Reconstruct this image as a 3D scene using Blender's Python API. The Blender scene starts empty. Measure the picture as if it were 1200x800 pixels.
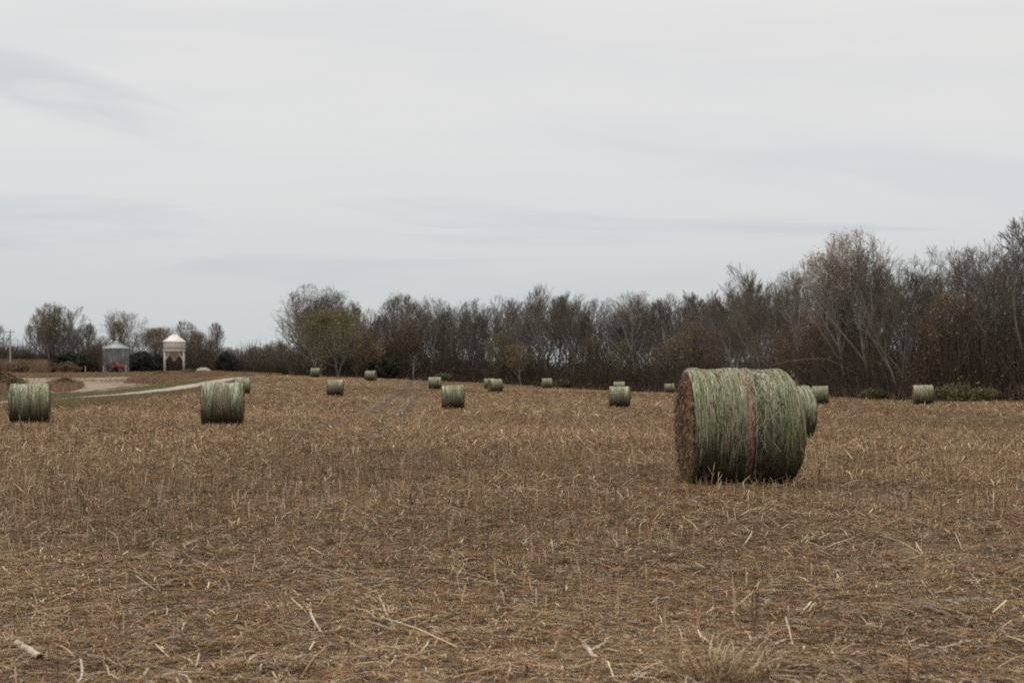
import bpy, math, random
import numpy as np
random.seed(7)
RS = np.random.RandomState(11)
C = bpy.context.scene.collection
S = bpy.context.scene
PI = math.pi

# ---------------------------------------------------------------- camera
F = 2200.0                      # focal length in pixels of the 1200 px wide photograph
CAMZ = 1.5
cd = bpy.data.cameras.new('camera'); cam = bpy.data.objects.new('camera', cd); C.objects.link(cam)
cd.sensor_width = 36; cd.lens = 36*F/1200; cd.clip_start = 0.3; cd.clip_end = 9000
cam.location = (0, 0, CAMZ); cam.rotation_euler = (PI/2+math.atan(30/F), 0, 0)
cd.dof.use_dof = True; cd.dof.focus_distance = 26; cd.dof.aperture_fstop = 5.0
S.camera = cam

# ---------------------------------------------------------------- sky, sun, exposure
SUN_EL, SUN_AZ = math.radians(60), math.radians(-25)      # azimuth from +Y (view direction) towards +X
w = bpy.data.worlds.new('World'); S.world = w; w.use_nodes = True
nt = w.node_tree; N = nt.nodes; L = nt.links
for n in list(N): N.remove(n)
def nd(t, **k):
    n = N.new(t)
    for a, b in k.items(): setattr(n, a, b)
    return n
out = nd('ShaderNodeOutputWorld'); bg = nd('ShaderNodeBackground'); L.new(bg.outputs[0], out.inputs[0])
sky = nd('ShaderNodeTexSky', sky_type='NISHITA'); sky.sun_disc = False
sky.sun_elevation = SUN_EL; sky.sun_rotation = SUN_AZ
tc = nd('ShaderNodeTexCoord'); sep = nd('ShaderNodeSeparateXYZ'); L.new(tc.outputs['Generated'], sep.inputs[0])
def mth(op, a, b=None, c=None, nodes=N, links=L):
    n = nodes.new('ShaderNodeMath'); n.operation = op
    for i, v in enumerate((a, b, c)):
        if v is None: continue
        if isinstance(v, (int, float)): n.inputs[i].default_value = v
        else: links.new(v, n.inputs[i])
    return n.outputs[0]
zc = mth('MAXIMUM', sep.outputs[2], 0.0); zz = mth('ADD', zc, 0.13)
cx = mth('DIVIDE', sep.outputs[0], zz); cy = mth('DIVIDE', sep.outputs[1], zz)
cmb = nd('ShaderNodeCombineXYZ'); L.new(mth('ADD', mth('MULTIPLY', cx, 0.75), 3.1), cmb.inputs[0]); L.new(cy, cmb.inputs[1])
n1 = nd('ShaderNodeTexNoise'); n1.inputs['Scale'].default_value = 0.55; n1.inputs['Detail'].default_value = 8; n1.inputs['Roughness'].default_value = .5; n1.inputs['Distortion'].default_value = .6
L.new(cmb.outputs[0], n1.inputs['Vector'])
n2 = nd('ShaderNodeTexNoise'); n2.inputs['Scale'].default_value = 2.1; n2.inputs['Detail'].default_value = 5; n2.inputs['Distortion'].default_value = .4
L.new(cmb.outputs[0], n2.inputs['Vector'])
def ramp(fac, stops, nodes=N, links=L, interp='LINEAR'):
    r = nodes.new('ShaderNodeValToRGB'); r.color_ramp.interpolation = interp
    e = r.color_ramp.elements
    while len(e) < len(stops): e.new(.5)
    for k, (p, c) in enumerate(stops):
        e[k].position = p; e[k].color = (c[0], c[1], c[2], 1)
    links.new(fac, r.inputs[0]); return r.outputs[0]
def mix(f, a, b, nodes=N, links=L, mode='MIX'):
    m = nodes.new('ShaderNodeMix'); m.data_type = 'RGBA'; m.blend_type = mode
    if isinstance(f, (int, float)): m.inputs[0].default_value = f
    else: links.new(f, m.inputs[0])
    for i, v in ((6, a), (7, b)):
        if isinstance(v, tuple): m.inputs[i].default_value = (*v, 1)
        else: links.new(v, m.inputs[i])
    return m.outputs[2]
cl = mth('ADD', mth('MULTIPLY', n1.outputs[0], .7), mth('MULTIPLY', n2.outputs[0], .3))
# overcast luminance: paler with height, bright overhead
base = ramp(sep.outputs[2], [(0, (.61, .64, .655)), (.045, (.635, .66, .675)), (.08, (.72, .73, .735)), (.13, (.785, .78, .772)), (.18, (.80, .79, .775)), (.45, (1.25, 1.23, 1.21)), (1, (2.15, 2.12, 2.08))])
tone = ramp(cl, [(.34, (.90, .92, .945)), (.42, (.935, .95, .965)), (.50, (.985, .985, .99)), (.66, (1.02, 1.01, 1.0))])
cloudc = mix(1.0, base, tone, mode='MULTIPLY')
cm2 = nd('ShaderNodeCombineXYZ'); L.new(mth('MULTIPLY', sep.outputs[0], 3.2), cm2.inputs[0]); L.new(mth('MULTIPLY', sep.outputs[2], 38), cm2.inputs[1])
n3 = nd('ShaderNodeTexNoise'); n3.inputs['Scale'].default_value = 1.0; n3.inputs['Detail'].default_value = 7; n3.inputs['Roughness'].default_value = .55; n3.inputs['Distortion'].default_value = .5; L.new(cm2.outputs[0], n3.inputs['Vector'])
lowm = ramp(sep.outputs[2], [(.0, (.4,)*3), (.03, (1,)*3), (.072, (1,)*3), (.10, (.15,)*3), (.5, (.1,)*3)])
st_ = mth('MULTIPLY', ramp(n3.outputs[0], [(.5, (0,)*3), (.62, (1,)*3)]), lowm)
cloudc = mix(mth('MULTIPLY', st_, .75), cloudc, (.56, .61, .665))
cm3 = nd('ShaderNodeCombineXYZ'); L.new(mth('MULTIPLY', sep.outputs[0], 11), cm3.inputs[0]); L.new(mth('ADD', mth('MULTIPLY', sep.outputs[2], 55), mth('MULTIPLY', sep.outputs[0], 9)), cm3.inputs[1])
n4 = nd('ShaderNodeTexNoise'); n4.inputs['Scale'].default_value = 1.0; n4.inputs['Detail'].default_value = 7; n4.inputs['Distortion'].default_value = .8; L.new(cm3.outputs[0], n4.inputs['Vector'])
wx = mth('DIVIDE', mth('ADD', sep.outputs[0], .235), .085); wz = mth('DIVIDE', mth('SUBTRACT', mth('SUBTRACT', sep.outputs[2], .142), mth('MULTIPLY', mth('ADD', sep.outputs[0], .235), -.30)), .018)
wd_ = mth('ADD', mth('MULTIPLY', wx, wx), mth('MULTIPLY', wz, wz))
wm = mth('MULTIPLY', ramp(wd_, [(0, (1,)*3), (1, (0,)*3)]), ramp(n4.outputs[0], [(.36, (0,)*3), (.56, (1,)*3)]))
cloudc = mix(mth('MULTIPLY', wm, .8), cloudc, (.60, .615, .65))
skys = nd('ShaderNodeVectorMath', operation='SCALE'); L.new(sky.outputs[0], skys.inputs[0]); skys.inputs['Scale'].default_value = 1.0
cls = nd('ShaderNodeVectorMath', operation='SCALE'); L.new(cloudc, cls.inputs[0]); cls.inputs['Scale'].default_value = 10.0
fin = mix(0.93, skys.outputs[0], cls.outputs[0])
L.new(fin, bg.inputs[0]); bg.inputs[1].default_value = 0.1
sd = bpy.data.lights.new('sun', 'SUN'); sd.energy = 1.2; sd.angle = math.radians(14); sd.color = (1, .96, .9)
so = bpy.data.objects.new('sun', sd); C.objects.link(so)
so.rotation_euler = (PI/2-SUN_EL, 0, PI-SUN_AZ+0)
S.view_settings.view_transform = 'Standard'; S.view_settings.look = 'None'; S.view_settings.gamma = 1
S.view_settings.exposure = -0.02
S.render.engine = 'CYCLES'
S.cycles.max_bounces = 6; S.cycles.diffuse_bounces = 3; S.cycles.glossy_bounces = 2
S.cycles.filter_width = 1.9
S.cycles.use_denoising = False
S.cycles.sample_clamp_direct = 3; S.cycles.sample_clamp_indirect = 2

# ---------------------------------------------------------------- helpers
def hx(px, d): return (px-600)/F*d
def zpix(py, d): return CAMZ-(py-430)/F*d

# ground relief: thin-plate fit through heights read from the field
ctrl = [  # px, py(ground), depth
 (865,566.5,24.1),(948,514,52),(261,499.5,61),(35,497.5,66),(531,479.5,114),(726,477.5,127),(1081,474.5,137),(962,474,143),
 (393,464.5,157),(509,456.5,220),(641,455.5,264),(579,459.5,194),(434,446.5,254),(369,442.5,275),(784,461.5,254),(284,462,165),
 (725,460,228),(572,456,236),
 (60,470,130),(187,459,178),(267,445,230),(20,450,225),(100,452,205),(180,445,225),(60,438,300),(130,438,315),(205,434,318),(260,437,320),(320,439,318),
 (0,433,420),(300,434,420),(600,440,420),(900,445,420),(1200,446,400),(600,440,600),(0,432,600),(1200,440,600),
 (1200,471,150),(1350,473,150),(1150,470,175),(1000,465,180),(900,464,225),(-150,478,120),(-150,446,250),(-200,510,60),
 (760,461,275),(1400,520,60),(600,505,62),(400,495,70)]
for px in (-200,200,600,1000,1400):
    for d in (3,8,15): ctrl.append((px, 430+1.5*F/d, d))
    ctrl.append((px, 430+1.53*F/24, 24)); ctrl.append((px, 430+1.62*F/35, 35))
def feat(u, d): return np.stack([u*3.2, np.log(np.maximum(d, 1))], -1)
cu = np.array([(c[0]-600)/F for c in ctrl]); cdp = np.array([c[2] for c in ctrl], float)
cz = np.array([zpix(c[1], c[2]) for c in ctrl])
P_ = feat(cu, cdp); nC = len(P_)
def tps(r2): return 0.5*r2*np.log(r2+1e-9)
D2 = ((P_[:, None]-P_[None])**2).sum(-1)
A = np.zeros((nC+3, nC+3)); A[:nC, :nC] = tps(D2)+np.eye(nC)*.002; A[:nC, nC] = 1; A[:nC, nC+1:] = P_; A[nC, :nC] = 1; A[nC+1:, :nC] = P_.T
sol = np.linalg.solve(A, np.concatenate([cz, [0, 0, 0]]))
def _g(x, y):
    d = np.clip(y, 3.0, 600.0); u = np.clip(x/d, -.42, .42)
    p = feat(u, d); r = np.zeros(len(d))
    for i in range(nC): r += sol[i]*tps(((p-P_[i])**2).sum(-1))
    return r+sol[nC]+p@sol[nC+1:]
def hsh(ix, iy, s):
    h = (ix.astype(np.int64)*374761393+iy.astype(np.int64)*668265263+s*1442695041) & 0x7fffffff
    h = ((h ^ (h >> 13))*1274126177) & 0x7fffffff
    return ((h ^ (h >> 16)) & 0xffff)/65535.0
def vnoise(x, y, s=0):
    ix = np.floor(x); iy = np.floor(y); fx = x-ix; fy = y-iy
    fx = fx*fx*(3-2*fx); fy = fy*fy*(3-2*fy)
    a = hsh(ix, iy, s); b = hsh(ix+1, iy, s); c = hsh(ix, iy+1, s); d = hsh(ix+1, iy+1, s)
    return (a*(1-fx)+b*fx)*(1-fy)+(c*(1-fx)+d*fx)*fy
def ground(x, y):
    x = np.atleast_1d(np.asarray(x, float)); y = np.atleast_1d(np.asarray(y, float))
    z = _g(x, y)
    r = np.hypot(x, y); near = np.clip(1-(r-60)/60, 0, 1)
    z = z+near*(.05*(vnoise(x*.9, y*.9, 1)-.5)+.045*(vnoise(x*3.1, y*3.1, 2)-.5)+.02*(vnoise(x*9, y*9, 3)-.5))
    z = z+np.clip((r-50)/200, 0, 1)*.10*(vnoise(x*.25, y*.25, 4)-.5)
    # sunken wheel track and soil patches
    return z
def g1(x, y): return float(ground(x, y)[0])

# track across the field (world line): two wheel ruts
TA = np.array([hx(487, 235), 235.0]); TB = np.array([hx(300, 28), 28.0])
def track_dist(x, y):
    t = TB-TA; t = t/np.hypot(*t)
    return (x-TA[0])*(-t[1])+(y-TA[1])*t[0]

def mesh_np(name, V, Fc, mat, col=None, parent=None, uv=None, smooth=False):
    me = bpy.data.meshes.new(name); V = np.asarray(V, np.float32)
    Fc = np.asarray(Fc, np.int32); k = Fc.shape[1]
    me.vertices.add(len(V)); me.vertices.foreach_set('co', V.ravel())
    me.loops.add(Fc.size); me.loops.foreach_set('vertex_index', Fc.ravel())
    me.polygons.add(len(Fc)); me.polygons.foreach_set('loop_start', np.arange(0, Fc.size, k, dtype=np.int32))
    if smooth: me.polygons.foreach_set('use_smooth', np.ones(len(Fc), bool))
    me.update(calc_edges=True)
    if col is not None:
        a = me.attributes.new('tint', 'FLOAT_COLOR', 'POINT')
        c4 = np.ones((len(V), 4), np.float32); c4[:, :3] = col; a.data.foreach_set('color', c4.ravel())
    if uv is not None:
        l = me.uv_layers.new(name='uv'); l.data.foreach_set('uv', np.asarray(uv, np.float32).ravel())
    me.materials.append(mat)
    o = bpy.data.objects.new(name, me); C.objects.link(o)
    if parent: o.parent = parent
    return o
def tag(o, label=None, cat=None, group=None, kind=None):
    for k, v in (('label', label), ('category', cat), ('group', group), ('kind', kind)):
        if v: o[k] = v
    return o
def empty(name, loc, rz=0, **k):
    o = bpy.data.objects.new(name, None); C.objects.link(o); o.location = loc; o.rotation_euler = (0, 0, rz)
    o.empty_display_size = .3
    return tag(o, **k)
def copy_tree(o, parent=None):
    c = o.copy(); C.objects.link(c); c.parent = parent
    for ch in KIDS.get(o.name, []): copy_tree(ch, c)
    return c
KIDS = {}
def kid(o, p): o.parent = p; KIDS.setdefault(p.name, []).append(o); return o

def prisms(A_, B_, ra, rb, sides=3, flat=1.0):
    """tapered tubes from A to B; returns verts, quads"""
    A_ = np.asarray(A_, float); B_ = np.asarray(B_, float); n = len(A_)
    d = B_-A_; l = np.linalg.norm(d, axis=1, keepdims=True); d = d/np.maximum(l, 1e-9)
    up = np.where(np.abs(d[:, 2:3]) > .9, np.array([[1., 0, 0]]), np.array([[0, 0, 1.]]))
    s = np.cross(d, up); s /= np.linalg.norm(s, axis=1, keepdims=True); t = np.cross(s, d)
    ra = np.broadcast_to(ra, (n,)); rb = np.broadcast_to(rb, (n,))
    V = np.zeros((n, 2*sides, 3))
    for k in range(sides):
        a = 2*PI*k/sides+.5; o = s*math.cos(a)+t*math.sin(a)*flat
        V[:, k] = A_+o*ra[:, None]; V[:, sides+k] = B_+o*rb[:, None]
    q = np.array([[k, (k+1) % sides, sides+(k+1) % sides, sides+k] for k in range(sides)])
    Fq = (np.arange(n)[:, None, None]*2*sides+q[None]).reshape(-1, 4)
    return V.reshape(-1, 3), Fq
class MB:
    def __init__(s): s.v = []; s.f = []; s.n = 0
    def add(s, V, Fq):
        V = np.asarray(V, float); s.v.append(V); s.f.append(np.asarray(Fq)+s.n); s.n += len(V); return s
    def tube(s, a, b, ra, rb=None, sides=8):
        V, Fq = prisms([a], [b], ra, ra if rb is None else rb, sides); s.add(V, Fq)
        # caps as quads/fans collapsed to quads
        for base in (0, sides):
            c = V[base:base+sides].mean(0); W = np.concatenate([V[base:base+sides], [c]])
            s.add(W, [[k, (k+1) % sides, sides, sides] for k in range(sides)])
        return s
    def box(s, c, size, rz=0, bev=.0):
        x, y, z = [q/2 for q in size]; b = min(bev, x*.9, y*.9, z*.9)
        pts = np.array([[i*x, j*y, k*z] for k in (-1, 1) for j in (-1, 1) for i in (-1, 1)], float)
        cs, sn = math.cos(rz), math.sin(rz)
        R = np.array([[cs, sn, 0], [-sn, cs, 0], [0, 0, 1]])
        s.add(pts@R+np.array(c), [[0, 2, 3, 1], [4, 5, 7, 6], [0, 1, 5, 4], [2, 6, 7, 3], [0, 4, 6, 2], [1, 3, 7, 5]]); return s
    def build(s, name, mat, parent=None, smooth=False):
        o = mesh_np(name, np.concatenate(s.v), np.concatenate(s.f), mat, smooth=smooth)
        me = o.data; me.validate()
        if parent: kid(o, parent)
        return o
def lathe(mb, prof, n=32, c=(0, 0, 0)):
    a = np.arange(n)*2*PI/n; V = np.array([[r*math.cos(t)+c[0], r*math.sin(t)+c[1], z+c[2]] for r, z in prof for t in a])
    Fq = [[i*n+k, i*n+(k+1) % n, (i+1)*n+(k+1) % n, (i+1)*n+k] for i in range(len(prof)-1) for k in range(n)]
    mb.add(V, Fq)

# ---------------------------------------------------------------- materials
class Mat:
    def __init__(s, name, rough=.9, spec=.2):
        s.m = bpy.data.materials.new(name); s.m.use_nodes = True; s.t = s.m.node_tree
        s.N = s.t.nodes; s.L = s.t.links; s.b = s.N['Principled BSDF']
        s.b.inputs['Roughness'].default_value = rough; s.b.inputs['Specular IOR Level'].default_value = spec
    def n(s, t, **k):
        n = s.N.new(t)
        for a, b in k.items():
            if a in n.inputs: n.inputs[a].default_value = b
            else: setattr(n, a, b)
        return n
    def noise(s, vec, sc, det=4, rough=.55, dist=0):
        n = s.N.new('ShaderNodeTexNoise'); n.inputs['Scale'].default_value = sc; n.inputs['Detail'].default_value = det
        n.inputs['Roughness'].default_value = rough; n.inputs['Distortion'].default_value = dist
        if vec is not None: s.L.new(vec, n.inputs['Vector'])
        return n.outputs[0]
    def scale(s, vec, v):
        n = s.N.new('ShaderNodeVectorMath'); n.operation = 'MULTIPLY'; s.L.new(vec, n.inputs[0]); n.inputs[1].default_value = v; return n.outputs[0]
    def ramp(s, f, st, interp='LINEAR'): return ramp(f, st, s.N, s.L, interp)
    def mix(s, f, a, b, mode='MIX'): return mix(f, a, b, s.N, s.L, mode)
    def math(s, op, a, b=None, c=None): return mth(op, a, b, c, s.N, s.L)
    def col(s, c):
        if isinstance(c, tuple): s.b.inputs['Base Color'].default_value = (*c, 1)
        else: s.L.new(c, s.b.inputs['Base Color'])
    def bump(s, h, strength=.5, dist=.02):
        b = s.N.new('ShaderNodeBump'); b.inputs['Strength'].default_value = strength; b.inputs['Distance'].default_value = dist
        s.L.new(h, b.inputs['Height']); s.L.new(b.outputs[0], s.b.inputs['Normal'])
    def pos(s): return s.n('ShaderNodeNewGeometry').outputs['Position']
    def obj(s): return s.n('ShaderNodeTexCoord').outputs['Object']
    def rnd(s): return s.n('ShaderNodeObjectInfo').outputs['Random']

def tint_mat(name, rough=.85, spec=.25, transl=0):
    m = Mat(name, rough, spec); a = m.n('ShaderNodeAttribute', attribute_name='tint'); m.col(a.outputs['Color']); return m.m
M = {}
M['straw'] = tint_mat('straw')
M['leaf'] = tint_mat('leaf')
M['strand'] = tint_mat('strand')

# field
m = Mat('stubble_soil', .95, .1); p = m.pos()
big = m.noise(p, .06, 3); mid = m.noise(p, .8, 5, .6); fine = m.noise(p, 14, 5, .7); vf = m.noise(m.scale(p, (1, .35, 1)), 45, 3, .7)
soil = m.ramp(fine, [(.3, (.022, .015, .011)), (.5, (.05, .034, .024)), (.7, (.11, .078, .052))])
chaff = m.ramp(vf, [(.36, (.04, .027, .017)), (.48, (.16, .108, .062)), (.58, (.34, .24, .14)), (.72, (.50, .38, .235))])
cover = m.math('ADD', m.math('MULTIPLY', mid, 1.6), -.33)
cover.node.use_clamp = True
c = m.mix(cover, soil, chaff)
c = m.mix(m.ramp(big, [(.38, (0,)*3), (.62, (.4,)*3)]), c, chaff)
_ta = (hx(487, 235), 235.0); _tb = (hx(300, 28), 28.0); _l = math.hypot(_tb[0]-_ta[0], _tb[1]-_ta[1]); _t = ((_tb[0]-_ta[0])/_l, (_tb[1]-_ta[1])/_l)
sp_ = m.n('ShaderNodeSeparateXYZ'); m.L.new(p, sp_.inputs[0])
td_ = m.math('ADD', m.math('MULTIPLY', m.math('SUBTRACT', sp_.outputs[0], _ta[0]), -_t[1]), m.math('MULTIPLY', m.math('SUBTRACT', sp_.outputs[1], _ta[1]), _t[0]))
rut = m.math('ABSOLUTE', m.math('SUBTRACT', m.math('ABSOLUTE', td_), .95))
c = m.mix(m.math('MULTIPLY', m.ramp(m.math('ADD', rut, m.math('MULTIPLY', mid, .9)), [(.35, (.85,)*3), (1.1, (0, 0, 0))]), m.ramp(m.math('MULTIPLY', sp_.outputs[1], .01), [(.36, (0,)*3), (.5, (1,)*3)])), c, (.05, .036, .026)); m.col(c)
m.bump(m.math('ADD', fine, vf), 1.0, .035); M['soil'] = m.m
def flat_noise(name, stops, sc, stretch=(1, 1, 1), det=5, rough=.9, bump=.3):
    m = Mat(name, rough, .15); p = m.scale(m.pos(), stretch); n = m.noise(p, sc, det, .65); m.col(m.ramp(n, stops)); m.bump(n, bump, .03); return m.m
M['gravel'] = flat_noise('gravel', [(.3, (.19, .15, .115)), (.55, (.30, .25, .20)), (.75, (.40, .345, .28))], 1.2)
M['yard'] = flat_noise('yard_dirt', [(.35, (.115, .085, .055)), (.5, (.18, .14, .095)), (.65, (.24, .19, .135))], .35)
M['verge'] = flat_noise('verge_grass', [(.25, (.16, .11, .065)), (.45, (.12, .115, .05)), (.6, (.09, .115, .04)), (.8, (.17, .13, .07))], .3, (1, 1, 1))
M['forest_floor'] = flat_noise('leaf_litter', [(.3, (.05, .035, .025)), (.6, (.10, .065, .045))], 2)
def bark(name, a, b):
    m = Mat(name, .95, .1); p = m.scale(m.obj(), (1, 1, .15)); n = m.noise(p, 6, 4)
    c = m.mix(n, a, b); r = m.rnd(); c2 = m.mix(m.math('MULTIPLY', r, .45), c, (b[0]*1.25, b[1]*1.3, b[2]*1.4)); m.col(c2); return m.m
M['bark'] = bark('bark', (.115, .10, .082), (.19, .17, .145))
M['twigs'] = bark('twig_bark', (.10, .08, .064), (.16, .135, .11))
M['pale_bark'] = bark('pale_bark', (.19, .165, .14), (.30, .265, .23))
def metal(name, a, b, sc=3, rough=.55, metallic=.0, spec=.5):
    m = Mat(name, rough, spec); n = m.noise(m.obj(), sc, 6, .7); m.col(m.mix(m.ramp(n, [(.35, (0, 0, 0)), (.7, (1, 1, 1))]), a, b)); m.b.inputs['Metallic'].default_value = metallic; return m.m
M['cream'] = metal('weathered_cream_paint', (.60, .56, .51), (.36, .30, .25))
M['galv'] = metal('galvanised_steel', (.17, .19, .185), (.09, .105, .10), 1.2, .6, .1)
M['galvroof'] = metal('galvanised_roof', (.36, .39, .37), (.20, .22, .21), 1.5, .6, .1)
m = Mat('rust_streaked_steel', .6, .3); a_ = m.noise(m.scale(m.obj(), (3, 3, .35)), 1, 5, .7); b_ = m.noise(m.scale(m.obj(), (1.2, 1.2, 1)), 1, 4, .6)
m.col(m.mix(m.ramp(b_, [(.5, (0,)*3), (.68, (.8,)*3)]), m.ramp(a_, [(.35, (.07, .08, .075)), (.5, (.14, .155, .15)), (.65, (.26, .28, .27))]), (.13, .075, .05))); M['galvrust'] = m.m
M['darkdoor'] = metal('dark_door', (.05, .05, .05), (.08, .07, .06))
M['redpaint'] = metal('faded_red_paint', (.24, .03, .028), (.13, .02, .018), 4, .7)
M['rubber'] = metal('rubber', (.025, .025, .025), (.05, .045, .04))
M['greywood'] = bark('grey_wood', (.22, .19, .16), (.34, .30, .26))

# ---------------------------------------------------------------- field ground: one polar sheet to the horizon
ang = np.concatenate([np.linspace(-180, -26, 60, endpoint=False), np.linspace(-26, 26, 620, endpoint=False), np.linspace(26, 180, 60, endpoint=False)])
ang = np.radians(ang); rad = np.concatenate([[.3], np.geomspace(1, 5, 12, endpoint=False), np.geomspace(5, 130, 380, endpoint=False), np.geomspace(130, 4000, 110)])
AA, RR = np.meshgrid(ang, rad); X = RR*np.sin(AA); Y = RR*np.cos(AA)
Z = ground(X.ravel(), Y.ravel())
far = np.clip((np.hypot(X, Y).ravel()-500)/1500, 0, 1); Z = Z*(1-far)-1.0*far
V = np.stack([X.ravel(), Y.ravel(), Z], -1); na = len(ang); nr = len(rad)
I, J = np.meshgrid(np.arange(nr-1), np.arange(na), indexing='ij'); J2 = (J+1) % na
Fq = np.stack([I*na+J, I*na+J2, (I+1)*na+J2, (I+1)*na+J], -1).reshape(-1, 4)[:, ::-1]
fl = mesh_np('field_ground', V, Fq, M['soil'], smooth=True); tag(fl, kind='structure')

def ribbon(name, mat, cpts, lift, n=160, kind='structure', rag=.0):
    """a ground sheet between two edges: cpts rows are (px, py_near, py_far) resolved on the relief"""
    cp = np.array(cpts, float); t = np.linspace(0, 1, n); s = np.linspace(0, 1, len(cp))
    px = np.interp(t, s, cp[:, 0]); dn = np.interp(t, s, cp[:, 1]); df = np.interp(t, s, cp[:, 2])
    dn = dn+rag*(vnoise(t*60, t*0, 5)-.5)*2; df = df+rag*(vnoise(t*60, t*0+9, 6)-.5)*2
    K = 10; rows = []
    for k in range(K+1):
        d = dn+(df-dn)*k/K; x = hx(px, d); rows.append(np.stack([x, d, ground(x, d)+lift], -1))
    V = np.stack(rows).reshape(-1, 3); I, J = np.meshgrid(np.arange(K), np.arange(n-1), indexing='ij')
    Fq = np.stack([I*n+J, I*n+J+1, (I+1)*n+J+1, (I+1)*n+J], -1).reshape(-1, 4)
    o = mesh_np(name, V, Fq, mat, smooth=True); return tag(o, kind=kind) if kind else o
def depth_for(px, py):
    """depth at which the relief is seen at that photo row"""
    d = np.geomspace(30, 400, 1500); x = hx(px, d); yy = 430+(CAMZ-_g(x, d))*F/d
    i = np.argmin(np.abs(yy-py)+np.where(np.arange(1500) > 1400, 5, 0)); return float(d[i])
def rows(pts): return [(px, depth_for(px, a), depth_for(px, b)) for px, a, b in pts]
VERGE = rows([(-160, 488, 450), (0, 482, 462), (60, 479, 463), (120, 474, 460), (180, 467, 452), (230, 460, 446), (265, 450, 441.5), (300, 443, 440)])
ribbon('verge_ground', M['verge'], VERGE, .02, rag=1.5)
YARD = rows([(-160, 456, 443), (0, 459, 443.5), (60, 461, 443.2), (90, 461, 442.8), (115, 457, 442.5), (150, 453, 442.3), (172, 449, 442), (196, 443, 441.5)])
ribbon('farm_yard', M['yard'], YARD, .04, rag=1)
ROAD = rows([(-160, 480, 477), (0, 474.5, 471.5), (67, 470.5, 467.5), (120, 467, 463.5), (187, 461, 456.5), (227, 456, 450.5), (262, 449.5, 444.5), (285, 444.8, 442.2), (310, 441.5, 440.2)])
ribbon('gravel_road', M['gravel'], ROAD, .06, rag=.3)

# wood edge line: photo column -> depth
EX = np.array([330, 430, 560, 640, 760, 850, 900, 960, 1020, 1080, 1200, 1500]); ED = np.array([302, 292, 290, 284, 272, 250, 215, 180, 165, 156, 150, 146])
def edge(px): return float(np.interp(px, EX, ED))
V = []
pxs = np.linspace(325, 1500, 160)
for k in range(8):
    for px in pxs:
        d = edge(px)+1.5+k*9; x = hx(px, d); V.append((x, d, g1(x, d)+.05))
n = len(pxs); I, J = np.meshgrid(np.arange(7), np.arange(n-1), indexing='ij')
o = mesh_np('forest_floor', V, np.stack([I*n+J, I*n+J+1, (I+1)*n+J+1, (I+1)*n+J], -1).reshape(-1, 4), M['forest_floor'], smooth=True); tag(o, kind='structure')

# ---------------------------------------------------------------- straw and stubble (uncountable)
PAL = np.array([(.43, .31, .185), (.55, .435, .285), (.32, .21, .12), (.21, .125, .065), (.095, .06, .038), (.66, .55, .39), (.36, .22, .12), (.40, .36, .29)])*np.array([1.06, 1.04, 1.0])
def pick(n, wts, jit=.2):
    wts = np.array(wts, float); wts /= wts.sum(); c = PAL[RS.choice(len(PAL), n, p=wts)]
    return c*(1+RS.uniform(-jit, jit, (n, 1)))*(1+RS.uniform(-.05, .05, (n, 3)))
BALEPOS = []   # filled below before scattering
def scatter(d0, d1, n, u=.34, keep=None):
    """uniform over the wedge area"""
    d = np.sqrt(RS.uniform(d0*d0, d1*d1, n)); x = RS.uniform(-u, u, n)*d
    return x, d
def in_field(x, y):
    px = 600+x/y*F
    ed = np.interp(px, EX, ED)
    lim = np.interp(px, [v[0] for v in VERGE], [v[1] for v in VERGE])
    ok = np.where(px < 300, y < lim+2, y < ed+1.0)
    for bx, by, br in BALEPOS: ok &= ((x-bx)**2+(y-by)**2 > br*br) | (RS.rand(len(x)) < .15)
    return ok
def swath(x, y): return .60+.80*(.6*vnoise(x*.10+70, y*.035+70, 91)+.4*vnoise(x*.5+70, y*.3+70, 92))   # weathered and fresh swaths
def litter(name, d0, d1, n, l0, l1, w0, w1, wts, tilt=.12, lift=.02, bend=True):
    x, y = scatter(d0, d1, n); k = in_field(x, y)
    # clumpy cover: bare soil patches stay visible
    den = vnoise(x*.9, y*.5, 21)*.5+vnoise(x*3.6, y*2.4, 22)*.27+vnoise(x*10, y*7, 23)*.23; td = track_dist(x, y)
    den = den+.12-.34*np.exp(-((np.abs(td)-.95)/.8)**2)*np.clip((y-36)/14, 0, 1)
    k &= RS.rand(len(x)) < np.clip((den-.34)*4.0, .10, 1)
    x, y = x[k], y[k]; n = len(x); z = ground(x, y)
    a = RS.uniform(0, 2*PI, n); l = l0+(l1-l0)*RS.rand(n)**2.2; wd = (w0+(w1-w0)*RS.rand(n)**2.5)/2
    e = RS.normal(0, tilt, n); dr = np.stack([np.cos(a)*np.cos(e), np.sin(a)*np.cos(e), np.sin(e)], -1)
    c0 = np.stack([x, y, z+wd+lift*RS.rand(n)**1.5+np.abs(np.sin(e))*l*.5], -1)
    col = pick(n, wts)*swath(x, y)[:, None]
    A_ = c0-dr*l[:, None]/2; B_ = c0+dr*l[:, None]/2
    if bend:
        md = c0+np.stack([-np.sin(a), np.cos(a), np.zeros(n)], -1)*(RS.normal(0, .035, n)*l)[:, None]+np.array([0, 0, 1])*(np.abs(RS.normal(0, .04, n))*l)[:, None]
        V1, F1 = prisms(A_, md, wd*.8, wd, 3, .5); V2, F2 = prisms(md, B_, wd, wd*.6, 3, .5)
        V = np.concatenate([V1, V2]); Fq = np.concatenate([F1, F2+len(V1)]); cc = np.concatenate([np.repeat(col, 6, 0)]*2)
    else:
        V, Fq = prisms(A_, B_, wd, wd*.7, 3, .6); cc = np.repeat(col, 6, 0)
    return V, Fq, cc
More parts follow.
